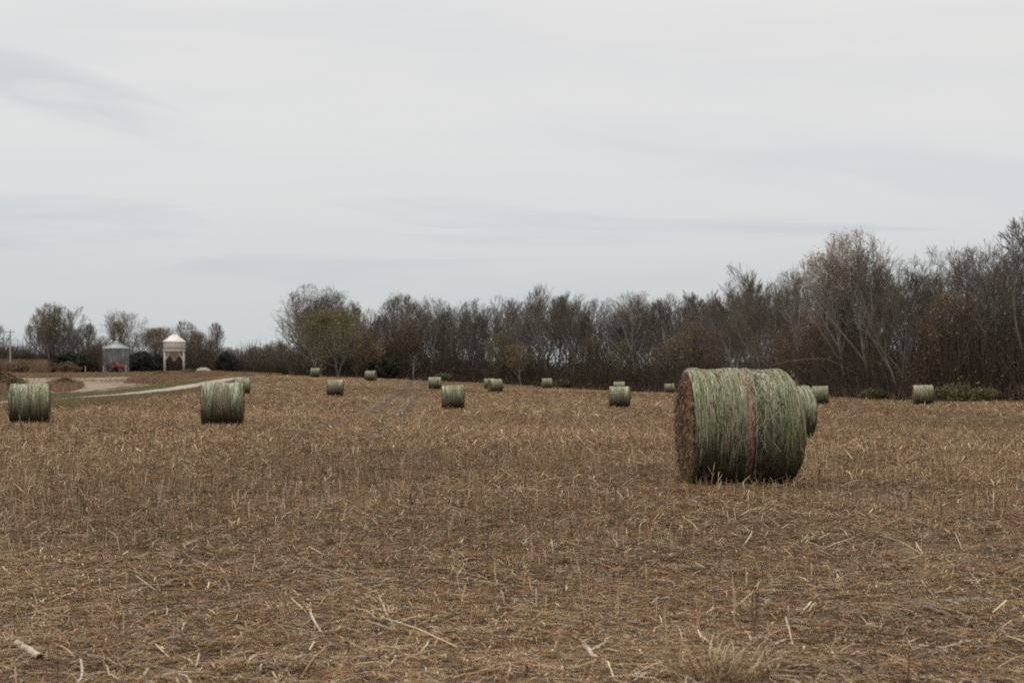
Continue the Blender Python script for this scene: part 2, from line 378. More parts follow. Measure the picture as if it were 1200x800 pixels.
def trampled():
    """loose and crushed straw pressed round the foot of the near bale"""
    n = 3600; cs, sn = math.cos(.085), math.sin(.085); u = RS.uniform(-.95, .95, n); v = RS.normal(0, .36, n); x = MAINB[0]+u*cs-v*sn; y = MAINB[1]+u*sn+v*cs
    z = ground(x, y); a = RS.uniform(0, 6.28, n); l = RS.uniform(.04, .28, n); e = np.abs(RS.normal(0, .13, n)); dr = np.stack([np.cos(a)*np.cos(e), np.sin(a)*np.cos(e), np.sin(e)], -1)*l[:, None]
    b = np.stack([x, y, z+RS.rand(n)*.015], -1); V, Fq = prisms(b, b+dr, .005, .003, 3, .6); return V, Fq, np.repeat(pick(n, [4, 2, 4, 4, 4, 1, 4, 1])*.9, 6, 0)
def stubble(d0, d1, n, h0, h1, w0, w1, wts, lean=.25):
    x, y = scatter(d0, d1, n); k = in_field(x, y)
    den = vnoise(x*.8, y*.5, 31)*.6+vnoise(x*.15, y*.1, 32)*.5; td = track_dist(x, y)
    k &= RS.rand(len(x)) < np.clip((den-.25)*2.4, .06, 1)*np.where((np.abs(np.abs(td)-.95) < .7) & (y > 40), .2, 1)
    # drill rows run away from the camera along the track
    x, y = x[k], y[k]; n = len(x)
    h = h0+(h1-h0)*RS.rand(n)**1.8; wd = (w0+(w1-w0)*RS.rand(n)**2)/2
    a = RS.uniform(0, 2*PI, n); e = np.abs(RS.normal(0, lean, n)); top = np.stack([np.cos(a)*np.sin(e), np.sin(a)*np.sin(e), np.cos(e)], -1)
    b = np.stack([x, y, ground(x, y)-.02], -1); V, Fq = prisms(b, b+top*h[:, None], wd, wd*.7, 3)
    return V, Fq, np.repeat(pick(n, wts)*swath(x, y)[:, None], 6, 0)
def stuff(name, parts, label=None, cat=None):
    V = []; Fq = []; cc = []; n = 0
    for v, f, c in parts: V.append(v); Fq.append(f+n); cc.append(c); n += len(v)
    o = mesh_np(name, np.concatenate(V), np.concatenate(Fq), M['straw'], np.concatenate(cc)); return tag(o, label, cat, kind='stuff')

bales = [  # px, depth, yaw, name label, scale, proto
 (918, 50.3, .30, 'round bale half hidden behind the right end of the big red-striped bale', 1.0),
 (261, 61.5, .13, 'green netted bale beside the gravel road, hiding most of another bale behind it', 1.0),
 (35, 67, .2, 'leftmost bale, green at its ends and tan in the middle, behind a pale weed', 1.0),
 (531, 114, .03, 'tan bale with bright green ends, nearest the middle of the field', 1.02),
 (726, 127.5, -.03, 'tan-sided bale with another bale showing above its top, left of the big bale', 1.0),
 (1081.5, 137, -.12, 'rightmost bale, alone before the wood edge beside a green bush', 1.02),
 (961, 143, -.22, 'bale just right of the big bale and the one it hides, before the wood', 1.0),
 (393, 157, .04, 'brownish green bale left of centre, nearer than its two neighbours at the wood', .98),
 (509.5, 220, .02, 'pale green bale just behind the tan one with bright green ends', 1.03),
 (641, 264, -.02, 'lone small pale bale at the wood edge, right of the overlapping pair', 1.05),
 (580.5, 195, .28, 'turned bale, front one of an overlapping pair in the middle of the field', .98),
 (434.5, 254, -.2, 'small bale at the wood edge whose darker left end shows, under the dark evergreen', .98),
 (369.5, 275, .0, 'farthest left small bale, on the crest below the large spreading tree', .98),
 (784.5, 254, -.05, 'small bale just left of the big red-striped bale, at the foot of the wood', .98),
 (283.5, 165, .25, 'bale mostly hidden behind the one beside the gravel road', 1.0),
 (725.5, 228, .0, 'bale of which only the top shows above the one in front', .96),
 (573.5, 236, .0, 'rear bale of the overlapping pair, only its left side showing', .96)]
MAINB = (hx(863, 24.2), 24.2)
BALEPOS.append((MAINB[0], MAINB[1], .95))
for b in bales: BALEPOS.append((hx(b[0], b[1]), b[1], .5))

W_ = [5, 1.9, 4.5, 5, 6.5, .8, 4.5, 1.4]
near = [trampled(), litter('a', 5.5, 15, 250000, .03, .16, .0035, .012, W_, .08, .012),
        litter('a', 5.5, 15, 34000, .08, .30, .004, .012, W_, .09, .03),
        litter('a', 5.5, 15, 2600, .12, .55, .005, .015, [2, 1.5, 2, 2, 4, 1.0, 1.5, 2.5], .08, .03),
        litter('b', 15, 34, 300000, .05, .24, .005, .014, W_, .14),
        litter('b', 15, 34, 3000, .2, .5, .009, .018, [3, 3, 2, 1.5, 3, 1.6, 1.5, 1.5], .2),
        litter('c', 34, 90, 260000, .10, .4, .011, .028, W_, .2, .03, False),
        litter('d', 90, 300, 240000, .2, .7, .03, .06, [5, 2.0, 4.5, 3.5, 3, .1, 3, .2], .2, .05, False)]
stuff('straw_litter', near, 'chopped tan straw and dry leaf litter covering the field soil', 'straw')
SW = [4, 2.2, 4, 4, 5, .7, 4, .5]
st = [stubble(5.5, 15, 5000, .03, .18, .004, .010, SW),
      stubble(15, 34, 26000, .05, .22, .005, .011, SW),
      stubble(34, 90, 120000, .08, .22, .008, .018, SW, .3),
      stubble(90, 310, 150000, .10, .24, .02, .045, [5, 2, 4, 3, 2.5, .3, 4, .3], .35)]
stuff('stubble_stalks', st, 'upright cut stubble stalks rising from the straw all over the field', 'stubble')

# taller dry weeds scattered singly in the field: thin stems with side twigs
def weeds(n, d0, d1, hmin, hmax):
    x, y = scatter(d0, d1, n); k = in_field(x, y) & (vnoise(x*.35, y*.25, 41) > .45); x, y = x[k], y[k]; n = len(x)
    parts = []; h = RS.uniform(hmin, hmax, n); a = RS.uniform(0, 2*PI, n); e = np.abs(RS.normal(0, .2, n))
    t = np.stack([np.cos(a)*np.sin(e), np.sin(a)*np.sin(e), np.cos(e)], -1)
    b = np.stack([x, y, ground(x, y)-.02], -1); col = pick(n, [1, .6, 2, 4, 4, .2, 3, .3]); s = .0022+y*.00009
    V, Fq = prisms(b, b+t*h[:, None], s, s*.6, 3); parts.append((V, Fq, np.repeat(col, 6, 0)))
    for q in range(3):
        f = RS.uniform(.35, .85, n); c0 = b+t*(h*f)[:, None]; aa = RS.uniform(0, 2*PI, n)
        dd = np.stack([np.cos(aa)*.6, np.sin(aa)*.6, np.full(n, .8)], -1)*(h*RS.uniform(.15, .4, n))[:, None]
        V, Fq = prisms(c0, c0+dd, s*.7, s*.4, 3); parts.append((V, Fq, np.repeat(col, 6, 0)))
    return parts
stuff('dry_weeds', weeds(900, 7, 26, .12, .36)+weeds(1500, 26, 80, .16, .4), 'dark branching dry weed stems standing above the stubble', 'weeds')

# verge grass and brush beside the road
def blades(region, n, h, wd, cols, dens=None):
    cp = np.array(region); t = RS.rand(n); s = np.linspace(0, 1, len(cp)); px = np.interp(t, s, cp[:, 0]); a = np.interp(t, s, cp[:, 1]); b = np.interp(t, s, cp[:, 2])
    d = a+(b-a)*RS.rand(n); x = hx(px, d)
    if dens is not None: k = dens(x, d, px); x, d = x[k], d[k]; n = len(x)
    e = np.abs(RS.normal(0, .4, n)); aa = RS.uniform(0, 2*PI, n); tp = np.stack([np.cos(aa)*np.sin(e), np.sin(aa)*np.sin(e), np.cos(e)], -1)
    base = np.stack([x, d, ground(x, d)-.01], -1); hh = h*(.4+.9*RS.rand(n)); V, Fq = prisms(base, base+tp*hh[:, None], wd, wd*.3, 3)
    c = np.array(cols)[RS.randint(0, len(cols), n)]*(1+RS.uniform(-.2, .2, (n, 1))); return V, Fq, np.repeat(c, 6, 0)
GREEN = [(.11, .135, .045), (.14, .15, .06), (.22, .17, .09), (.10, .115, .04), (.2, .14, .08)]
DRY = [(.26, .17, .10), (.20, .12, .075), (.3, .21, .12), (.15, .09, .06), (.24, .13, .08)]
def offroad(x, d, px):
    a = np.interp(px, [r[0] for r in ROAD], [r[1] for r in ROAD]); b = np.interp(px, [r[0] for r in ROAD], [r[2] for r in ROAD]); return (d < a-.5) | (d > b+.5)
def gpatch(x, d, px): return offroad(x, d, px) & (vnoise(x*.14, d*.06, 51) > .33)
def dpatch(x, d, px): return offroad(x, d, px) & (vnoise(x*.14, d*.06, 51) < .5)
front = [(r[0], r[1]-3, r[1]+14) for r in VERGE]
def offyard(f):
    a_ = [r[0] for r in YARD]; return lambda x, d, px: f(x, d, px) & ~((d > np.interp(px, a_, [r[1] for r in YARD])+2) & (d < np.interp(px, a_, [r[2] for r in YARD])))
stuff('verge_grass', [blades(VERGE, 60000, .20, .04, GREEN, offyard(gpatch)), blades(VERGE, 12000, .30, .03, DRY, offyard(dpatch)), blades(front, 14000, .32, .025, DRY+GREEN[:1], offroad)],
      'mixed green and dry brown grass along both sides of the gravel road', 'grass')
BR1 = [(-160, 205, 240), (0, 205, 238), (30, 200, 238)]
BR = [blades([(a, b, c) for a, b, c in YARD], 7000, .25, .04, DRY, lambda x, d, px: vnoise(x*.22+20, d*.12+20, 57) > .58), blades(rows([(58, 481, 471), (120, 475, 466), (180, 467, 461), (235, 459, 455)]), 16000, .22, .035, GREEN[:4], offroad), blades(rows([(-160, 443.5, 438.5), (0, 443, 438.5), (100, 442.5, 438.5), (185, 442, 438), (330, 440.5, 438)]), 12000, .40, .05, DRY+[(.12, .13, .05)]),
      blades(rows([(55, 456, 455), (66, 461, 449), (80, 460, 448), (97, 455, 454)]), 2600, .6, .04, DRY[1:], offroad),
      blades(rows([(-30, 466, 452), (6, 465, 452)]), 4000, .8, .04, DRY[1:], offroad),
      blades(rows([(150, 449, 448.5), (180, 450.5, 443), (200, 448, 439), (235, 443, 438), (262, 441, 438.5)]), 7000, .55, .04, DRY, offroad),
      blades(rows([(-20, 439, 437), (0, 438.5, 436.6), (25, 438.5, 436.6), (55, 438.5, 437)]), 6500, 2.0, .06, [(.24, .145, .085), (.19, .12, .08), (.15, .10, .07), (.28, .19, .11)], lambda x, d, px: vnoise(x*.25+50, d*.2, 55) > .38)]
o = stuff('dry_brush', BR, 'rusty brown dry brush and tall grass around the farm yard', 'brush')

# ---------------------------------------------------------------- bales
def bale_prof(t, big):
    """radius factor along the axis t in -1..1"""
    a = abs(t); r = 1-.012*(1-math.cos(t*PI*2.2))
    sh = .93 if t < 0 else (.80 if big else .9)
    if sh < a: q = (a-sh)/(1-sh); r *= 1-(.05 if t < 0 else (.16 if big else .06))*q*q
    return r
# wrap material
def wrap_mat(name, big):
    m = Mat(name, .75, .25); uvn = m.n('ShaderNodeUVMap', uv_map='uv').outputs[0]; r = m.rnd() if not big else None
    off = m.n('ShaderNodeCombineXYZ')
    if r is not None: m.L.new(m.math('MULTIPLY', r, 37), off.inputs[0]); m.L.new(m.math('MULTIPLY', r, 11), off.inputs[1])
    va = m.n('ShaderNodeVectorMath', operation='ADD'); m.L.new(uvn, va.inputs[0]); m.L.new(off.outputs[0], va.inputs[1]); uv = va.outputs[0]
    streak = m.noise(m.scale(uv, (42, 3.2, 1)), 1, 5, .7, .3); st2 = m.noise(m.scale(uv, (110, 7, 1)), 1, 3, .7); patch = m.noise(m.scale(uv, (5, 2.2, 1)), 1, 4, .6, .8)
    broad = m.noise(m.scale(uv, (3.0, .9, 1)), 1, 3)
    green = m.ramp(st2, [(.3, (.03, .04, .016)), (.5, (.088, .115, .045)), (.7, (.22, .27, .135))])
    pale = m.ramp(st2, [(.3, (.14, .135, .085)), (.5, (.37, .375, .26)), (.7, (.66, .66, .52))])
    tan = m.ramp(streak, [(.35, (.05, .036, .02)), (.5, (.17, .13, .085)), (.65, (.36, .30, .20))])
    c = m.mix(m.ramp(patch, [(.4, (0, 0, 0)), (.56, (1, 1, 1))]), green, pale)
    sx = m.n('ShaderNodeSeparateXYZ'); m.L.new(uvn, sx.inputs[0]); t = sx.outputs[0]      # 0..1 along axis
    if big: tanw = m.ramp(t, [(0, (.2,)*3), (.42, (.15,)*3), (.56, (.55,)*3), (.78, (.5,)*3), (.88, (.2,)*3)])
    else: tanw = m.ramp(t, [(0, (.1,)*3), (.22, (.2,)*3), (.4, (.8,)*3), (.62, (.8,)*3), (.8, (.2,)*3), (1, (.1,)*3)])
    tf = m.math('MULTIPLY', m.ramp(broad, [(.35, (.35,)*3), (.6, (1, 1, 1))]), tanw)
    c = m.mix(tf, c, tan)
    # shade painted into the underside colour, with moisture stain (world height on the bale)
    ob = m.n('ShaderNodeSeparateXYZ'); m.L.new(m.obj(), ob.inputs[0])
    shade_stain = m.math('ADD', m.math('ADD', ob.outputs[2], .25), m.math('MULTIPLY', m.math('SUBTRACT', streak, .5), 1.6))
    if big: c = m.mix(m.ramp(m.math('MULTIPLY', shade_stain, .6), [(0, (.85,)*3), (.12, (.6,)*3), (.4, (0, 0, 0))]), c, (.03, .026, .016))
    else: c = m.mix(m.ramp(m.math('MULTIPLY', shade_stain, .6), [(0, (.9,)*3), (.14, (.6,)*3), (.4, (0, 0, 0))]), c, (.035, .03, .018))
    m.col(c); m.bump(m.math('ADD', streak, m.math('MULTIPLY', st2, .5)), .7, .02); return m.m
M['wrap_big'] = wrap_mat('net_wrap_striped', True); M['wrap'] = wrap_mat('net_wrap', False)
m = Mat('bale_end_straw', .95, .1); po = m.obj(); s3 = m.n('ShaderNodeSeparateXYZ'); m.L.new(po, s3.inputs[0])
n1_ = m.noise(m.scale(po, (2, 10, 10)), 1, 5, .7, 1.2); n2_ = m.noise(m.scale(po, (40, 40, 40)), 1, 3, .7)
m.col(m.ramp(m.math('ADD', m.math('MULTIPLY', n1_, .6), m.math('MULTIPLY', n2_, .4)), [(.40, (.018, .011, .007)), (.49, (.08, .045, .026)), (.57, (.24, .145, .08)), (.68, (.48, .35, .22))])); m.bump(n2_, 1, .03); M['endstraw'] = m.m
m = Mat('red_net_stripe', .7, .3); uvn = m.n('ShaderNodeUVMap', uv_map='uv').outputs[0]; a_ = m.noise(m.scale(uvn, (90, 9, 1)), 1, 5, .75)
m.col(m.ramp(a_, [(.38, (.05, .025, .016)), (.46, (.16, .055, .04)), (.55, (.28, .12, .095)), (.62, (.37, .30, .21))])); M['stripe'] = m.m
M['twine'] = metal('white_twine', (.55, .55, .50), (.38, .38, .33), 9)

def bale_surface(R, Lh, t, th, big, seed, flat=True):
    """point on the bale surface for arrays t(-1..1), th(angle from top going to the front)"""
    pr = np.array([bale_prof(q, big) for q in np.atleast_1d(t)]) if np.ndim(t) else bale_prof(t, big)
    r = R*pr*(1+(.018 if big else .03)*(vnoise(np.asarray(t)*3+seed+50, np.asarray(th)*1.3+50, seed)-.5)*2+.010*(vnoise(np.asarray(t)*14+90, np.asarray(th)*5+90, seed+1)-.5)*2)
    x = t*Lh+0*th; z = r*np.cos(th); y = -r*np.sin(th)
    if big:   # leans: the right end bulges outwards at mid height
        x = x+np.clip(t, 0, 1)**2*(.10*np.cos(np.asarray(th)-PI/2-.25))
    z = np.where(z < -.93*R, -.93*R-(-.93*R-z)*.4, z)
    return np.stack([x, y, z], -1)
def make_bale(name, R, Lh, big, seed, strands):
    root = empty(name, (0, 0, 0))
    nt_, na_ = (90, 260) if big else (26, 64)
    ts = np.linspace(-1, 1, nt_); th = np.linspace(-PI, PI, na_+1)
    T, TH = np.meshgrid(ts, th, indexing='ij'); Vv = bale_surface(R, Lh, T.ravel(), TH.ravel(), big, seed)
    # close the seam
    Vv = Vv.reshape(nt_, na_+1, 3); Vv[:, -1] = Vv[:, 0]; Vv = Vv.reshape(-1, 3)
    I, J = np.meshgrid(np.arange(nt_-1), np.arange(na_), indexing='ij'); n = na_+1
    Fq = np.stack([I*n+J, I*n+J+1, (I+1)*n+J+1, (I+1)*n+J], -1).reshape(-1, 4)
    UV = np.stack([(T.ravel()+1)/2, (TH.ravel()+PI)/(2*PI)], -1)
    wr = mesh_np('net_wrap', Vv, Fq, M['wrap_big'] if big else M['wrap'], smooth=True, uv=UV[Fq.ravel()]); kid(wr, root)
    for side in (-1, 1):      # end faces: concave rolled straw, closed fan
        K = 14 if big else 6; ring = bale_surface(R, Lh, np.full(na_, side*1.0), th[:-1], big, seed); cen = ring.mean(0); vv = []
        for k in range(K+1):
            f = 1-k/K; p = cen+(ring-cen)*max(f, .001); b = (vnoise(p[:, 1]*14+30, p[:, 2]*14+30, seed+5)-.5)*(.05 if big else .03)+.05*(1-f**4)
            p = p.copy(); p[:, 0] += side*(b if k else 0)*(1.0); vv.append(p)
        vv = np.concatenate(vv); I, J = np.meshgrid(np.arange(K), np.arange(na_), indexing='ij'); J2 = (J+1) % na_
        kid(mesh_np('end_face', vv, np.stack([I*na_+J, I*na_+J2, (I+1)*na_+J2, (I+1)*na_+J], -1).reshape(-1, 4)[:, ::side], M['endstraw'], smooth=True), root)
    # strands of wrapped straw under and through the net
    n = strands; t0 = RS.uniform(-.98, .98, n); a0 = RS.uniform(-PI, PI, n)
    if big: bad = (t0 > -.03) & (t0 < .115) & (RS.rand(n) < .4); t0 = np.where(bad, RS.uniform(-.98, -.05, n), t0)
    mess = np.where((t0 > .12) & (t0 < .62), .5, .12) if big else np.full(n, .15)
    ln = RS.uniform(.1, .5, n)*(1.4 if not big else 1)*np.where(mess > .3, .5, 1.2); sl = RS.normal(0, 1, n)*mess
    wd = (RS.uniform(.0012, .0045, n) if big else RS.uniform(.004, .009, n))
    cols = np.array([(.36, .35, .24), (.44, .41, .29), (.12, .155, .055), (.075, .10, .035), (.27, .31, .15), (.15, .11, .065), (.05, .04, .025), (.29, .22, .13)])
    pg = vnoise(t0*3+9, a0*1.1+9, 77)
    ci = np.where(RS.rand(n) < np.clip(pg*1.3-.2, .1, .9), RS.choice([2, 3, 4, 0], n), RS.choice([0, 1, 5, 6, 7], n)); 
    if big: ci = np.where((t0 > .15) & (t0 < .6) & (RS.rand(n) < .7), RS.choice([0, 1, 5, 7, 6], n), ci)
    strand_shade = np.clip((R*np.cos(a0)+.45+.5*(vnoise(t0*20+60, a0*2+60, 9)-.5))/.5, 0, 1); cc = cols[ci]*(1+RS.uniform(-.25, .25, (n, 1)))*(.3+.7*strand_shade[:, None])   # underside shade painted into the strand tint as well, with moisture stain
    Vs = []; Fs = []; Cs = []; nn = 0; prev = None; steps = 3
    for k in range(steps+1):
        q = k/steps-.5; tt = np.clip(t0+sl*ln*q+0*a0, -1, 1); aa = a0+ln*q+RS.normal(0, .006, n)
        p = bale_surface(R, Lh, tt, aa, big, seed); p = p*np.array([1, 1+.004, 1+.004]); p[:, 1:] *= 1+RS.uniform(0, .006, (n, 1))
        if prev is not None:
            V_, F_ = prisms(prev, p, wd, wd, 3); Vs.append(V_); Fs.append(F_+nn); nn += len(V_); Cs.append(np.repeat(cc, 6, 0))
        prev = p
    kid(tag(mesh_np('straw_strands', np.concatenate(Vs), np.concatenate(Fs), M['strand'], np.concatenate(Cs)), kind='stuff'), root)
    # ragged straw on the ends
    n = strands//3; sd_ = np.where(RS.rand(n) < .5, -1., 1.); rr = R*.97*np.sqrt(RS.rand(n)); aa = RS.uniform(0, 2*PI, n)
    p = np.stack([sd_*(Lh+.03), rr*np.cos(aa), rr*np.sin(aa)], -1); dr = np.stack([sd_*RS.uniform(0, .5, n), -np.sin(aa), np.cos(aa)], -1)+RS.normal(0, .5, (n, 3))
    dr /= np.linalg.norm(dr, axis=1, keepdims=True); l = RS.uniform(.02, .12, n) if big else RS.uniform(.05, .14, n)
    wd = (.0025 if big else .006); V_, F_ = prisms(p-dr*l[:, None]/2, p+dr*l[:, None]/2, wd, wd*.6, 3)
    ec = np.array([(.2, .12, .07), (.12, .07, .04), (.36, .25, .15), (.05, .03, .02), (.5, .38, .25)])[RS.randint(0, 5, n)]
    kid(tag(mesh_np('end_straw', V_, F_, M['strand'], np.repeat(ec, 6, 0)), kind='stuff'), root)
    if big:
        def band(nm, tA, tB, mat, lift, wob=.012):
            a_ = np.linspace(-PI, PI, 241); rows_ = []; K = 4
            for k in range(K+1):
                q = tA+(tB-tA)*k/K; tt = q+wob*np.sin(a_*1.0+.5)+.01*(vnoise(a_*6+20, a_*0+k*.3, 61)-.5)
                p = bale_surface(R, Lh, tt, a_, big, seed); p[:, 1:] *= 1+lift; p[-1] = p[0]; rows_.append(p)
            v = np.concatenate(rows_); I, J = np.meshgrid(np.arange(K), np.arange(240), indexing='ij'); f = np.stack([I*241+J, I*241+J+1, (I+1)*241+J+1, (I+1)*241+J], -1).reshape(-1, 4)
            U = np.stack([np.repeat(np.linspace(0, .1, K+1), 241), np.tile(np.linspace(0, 6, 241), K+1)], -1)
            kid(mesh_np(nm, v, f, mat, smooth=True, uv=U[f.ravel()]), root)
        band('red_stripe', -.02, .105, M['stripe'], .005)
        a_ = np.linspace(-PI, PI, 241); p = bale_surface(R, Lh, .165+.012*np.sin(a_*3)+.0*a_, a_, big, seed); p[:, 1:] *= 1.012
        V_, F_ = prisms(p[:-1], p[1:], .0022, .0022, 4); kid(mesh_np('twine', V_, F_, M['twine']), root)
    return root
R0 = .757
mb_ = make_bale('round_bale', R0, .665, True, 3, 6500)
gz = g1(*MAINB); mb_.location = (MAINB[0], MAINB[1], gz+.706); mb_.rotation_euler = (0, 0, .085)
tag(mb_, 'big foreground round bale in green net wrap with one faded red stripe and white twine', 'bale', 'round bales lying in the stubble field')
pbs = {}
for i, (px, d, yaw, lab, sc) in enumerate(bales):
    v_ = (0, 1, 2)[i % 3]
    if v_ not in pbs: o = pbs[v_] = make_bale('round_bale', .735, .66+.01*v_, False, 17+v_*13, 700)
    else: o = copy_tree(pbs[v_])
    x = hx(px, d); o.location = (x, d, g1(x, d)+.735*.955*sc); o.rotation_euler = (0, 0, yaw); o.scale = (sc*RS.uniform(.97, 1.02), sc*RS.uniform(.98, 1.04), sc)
    if px == 961: o.scale = (.92, 1, 1)
    tag(o, lab, 'bale', 'round bales lying in the stubble field')

# ---------------------------------------------------------------- trees
def grow(seed, H, spread=.5, env=None, levels=4, trunk_h=.22, forks=1, kids=(9, 7, 6, 6), up=.35, lean=0, droop=0, rbase=None):
    """a branching skeleton: lists of segments per level: (A,B,ra,rb)"""
    rs = random.Random(seed); segs = {k: [] for k in range(levels+1)}; tips = []
    rb = rbase or H*.016; ER = env or (.12+spread*.42)
    def vec(a): return np.array(a, float)
    def branch(p, d, ln, r, lev):
        steps = (8, 6, 4, 3, 2)[lev] if lev < 5 else 2; q = p.copy(); d = d/np.linalg.norm(d); pts = [(q, r, d)]
        for s in range(steps):
            w_ = (.065, .10, .11, .12, .13)[min(lev, 4)]
            d = d+np.array([rs.gauss(0, w_), rs.gauss(0, w_), rs.gauss(0, w_*.7)+(up*.18 if lev else .02)-droop*(.12*lev if lev > 1 else 0)]); d /= np.linalg.norm(d)
            if lev and (math.hypot(q[0]-lean*H*.5, q[1])/(ER*H))**2+((q[2]/H-.5)/(.5 if q[2] > .5*H else .62))**2 > 1: return
            q2 = q+d*ln/steps; r2 = r*(1-(s+1)/steps*(.88 if lev else .92)); ra = pts[-1][1]
            segs[lev].append((q, q2, ra, max(r2, .008))); q = q2; pts.append((q, max(r2, .008), d))
        if lev >= levels: tips.append(q); return
        nk = kids[lev]; s0 = trunk_h if lev == 0 else .18
        for k in range(nk):
            f = s0+(1-s0)*((k+rs.random()*.8)/nk); fi = min(f*steps, steps-.001); i = int(fi); g = fi-i
            pp = pts[i][0]*(1-g)+pts[i+1][0]*g; rr = pts[i][1]*(1-g)+pts[i+1][1]*g; dd = pts[i][2]
            a = rs.uniform(0, 2*PI) if lev else k*2.4+rs.uniform(-.4, .4)
            perp = np.cross(dd, [math.cos(a), math.sin(a), .3]); perp /= np.linalg.norm(perp)+1e-9
            ang_ = spread*rs.uniform(.7, 1.3)*(1.0 if lev else (1.25-.7*f)); nd_ = dd*math.cos(ang_)+perp*math.sin(ang_)
            if lev == 0: L2 = ln*(.78-.5*f)*rs.uniform(.85, 1.2)*(spread*.5+.8)
            else: L2 = ln*rs.uniform(.36, .6)*(1.1-.35*f)
            branch(pp, nd_, L2, rr*.62, lev+1)
    for q in range(forks):
        a = q*2*PI/forks+rs.random(); sp = 0 if forks == 1 else .28
        branch(vec([0, 0, -.15]), vec([math.sin(a)*sp+lean, math.cos(a)*sp, 1]), H*.86*(1 if q == 0 else rs.uniform(.8, .97)), rb*(1 if forks == 1 else .75), 0)
    top = max(s[1][2] for k in segs for s in segs[k]); f = H/top
    for k in segs: segs[k] = [(a*f, b*f, ra, rb_) for a, b, ra, rb_ in segs[k]]
    return segs, np.array(tips)*f
def segmesh(sg, sides, thick=1.0):
    A_ = np.array([s[0] for s in sg]); B_ = np.array([s[1] for s in sg]); ra = np.array([s[2] for s in sg])*thick; rb = np.array([s[3] for s in sg])*thick
    return prisms(A_, B_, ra, rb, sides)
def leaf_cloud(pts, per, size, spread, cols):
    n = len(pts)*per; c = np.repeat(pts, per, 0)+RS.normal(0, spread, (n, 3)); a = RS.normal(0, 1, (n, 3)); a /= np.linalg.norm(a, axis=1, keepdims=True)
    b = np.cross(a, RS.normal(0, 1, (n, 3))); b /= np.linalg.norm(b, axis=1, keepdims=True); s = size*RS.uniform(.5, 1.2, (n, 1))
    V = np.stack([c-a*s, c+b*s*.5, c+a*s, c-b*s*.5], 1).reshape(-1, 3); Fq = np.arange(n*4).reshape(-1, 4)
    clump = vnoise(c[:, 0]*.8+40, c[:, 2]*.8+40+c[:, 1], 5)[:, None]
    cc = np.array(cols)[RS.randint(0, len(cols), n)]*(1+RS.uniform(-.25, .25, (n, 1)))*(.75+.5*clump); return V, Fq, np.repeat(cc, 4, 0)
def make_tree(name, seed, H, leaf=None, bk='bark', tw='twigs', thick=1.0, tip_r=None, **k):
    root = empty(name, (0, 0, 0)); segs, tips = grow(seed, H, **k); lv = len(segs)
    b = MB(); b.add(*segmesh(segs[0], 8)); b.add(*segmesh(segs[1], 5)); b.build('trunk', M[bk], root, smooth=True)
    c = MB()
    for q in range(2, lv): c.add(*segmesh(segs[q], 3, thick))
    c.build('crown', M[tw], root)
    if leaf:
        per, size, spr, cols, filt = leaf; pts = tips
        if filt: pts = np.array([p for p in pts if filt(p/H)])
        V, Fq, cc = leaf_cloud(pts, per, size, spr, cols); kid(mesh_np('leaves', V, Fq, M['leaf'], cc), root)
    root['H'] = H; return root
OLIVE = [(.13, .125, .055), (.16, .145, .065), (.10, .095, .045), (.17, .13, .065)]
RUST = [(.21, .12, .06), (.17, .095, .05), (.24, .16, .07), (.14, .09, .055)]
GOLD = [(.30, .26, .10), (.24, .21, .08), (.20, .18, .08)]
TANL = [(.40, .33, .24), (.34, .25, .16), (.50, .43, .34)]
PROT = []     # (object, height, look words)
def proto(words, H, **k):
    t = make_tree('bare_tree' if not k.get('leaf') else 'leafy_tree', 100+len(PROT)*7, H, **k); PROT.append([t, H, words, False]); return len(PROT)-1
th_ = 1.45
UP = dict(kids=(13, 8, 6, 6), up=.45)
p_up1 = proto('bare upswept tree', 14, spread=.50, thick=th_, **UP)
p_up2 = proto('slim upright bare tree', 14, spread=.36, thick=th_, **UP)
p_rnd = proto('round-crowned bare tree', 14, spread=.68, thick=th_, **UP)
p_frk = proto('fork-trunked bare tree', 14, spread=.5, forks=2, thick=th_, kids=(10, 7, 7, 6), up=.42)
p_tri = proto('many-stemmed bare tree', 13, spread=.42, forks=3, thick=th_, kids=(8, 7, 6, 6), up=.45)
p_low = proto('low bushy bare tree', 10, spread=.75, thick=th_, trunk_h=.08, kids=(14, 7, 6, 5), up=.35)
p_rst = proto('rusty-leaved tree', 11, spread=.62, thick=th_, trunk_h=.12, leaf=(2, .09, .3, RUST, None), **UP)
p_olv = proto('olive-leaved low tree', 9, spread=.7, thick=th_, trunk_h=.1, leaf=(3, .10, .35, OLIVE, None), **UP)
p_pale = proto('pale-limbed bare tree', 14, spread=.5, thick=th_, bk='pale_bark', tw='twigs', **UP)
used = set()
def place(i, x, y, H, label, group=None, cat='tree', wide=1.0, rz=None):
    t, h0, words, u = PROT[i]
    if i in used: o = copy_tree(t)
    else: o = t; used.add(i)
    s = H/h0; o.location = (x, y, g1(x, y)); o.scale = (s*wide, s*wide, s); o.rotation_euler = (0, 0, random.uniform(0, 6.28) if rz is None else rz)
    if 'group' in o: del o['group']
    tag(o, label, cat, group); return o
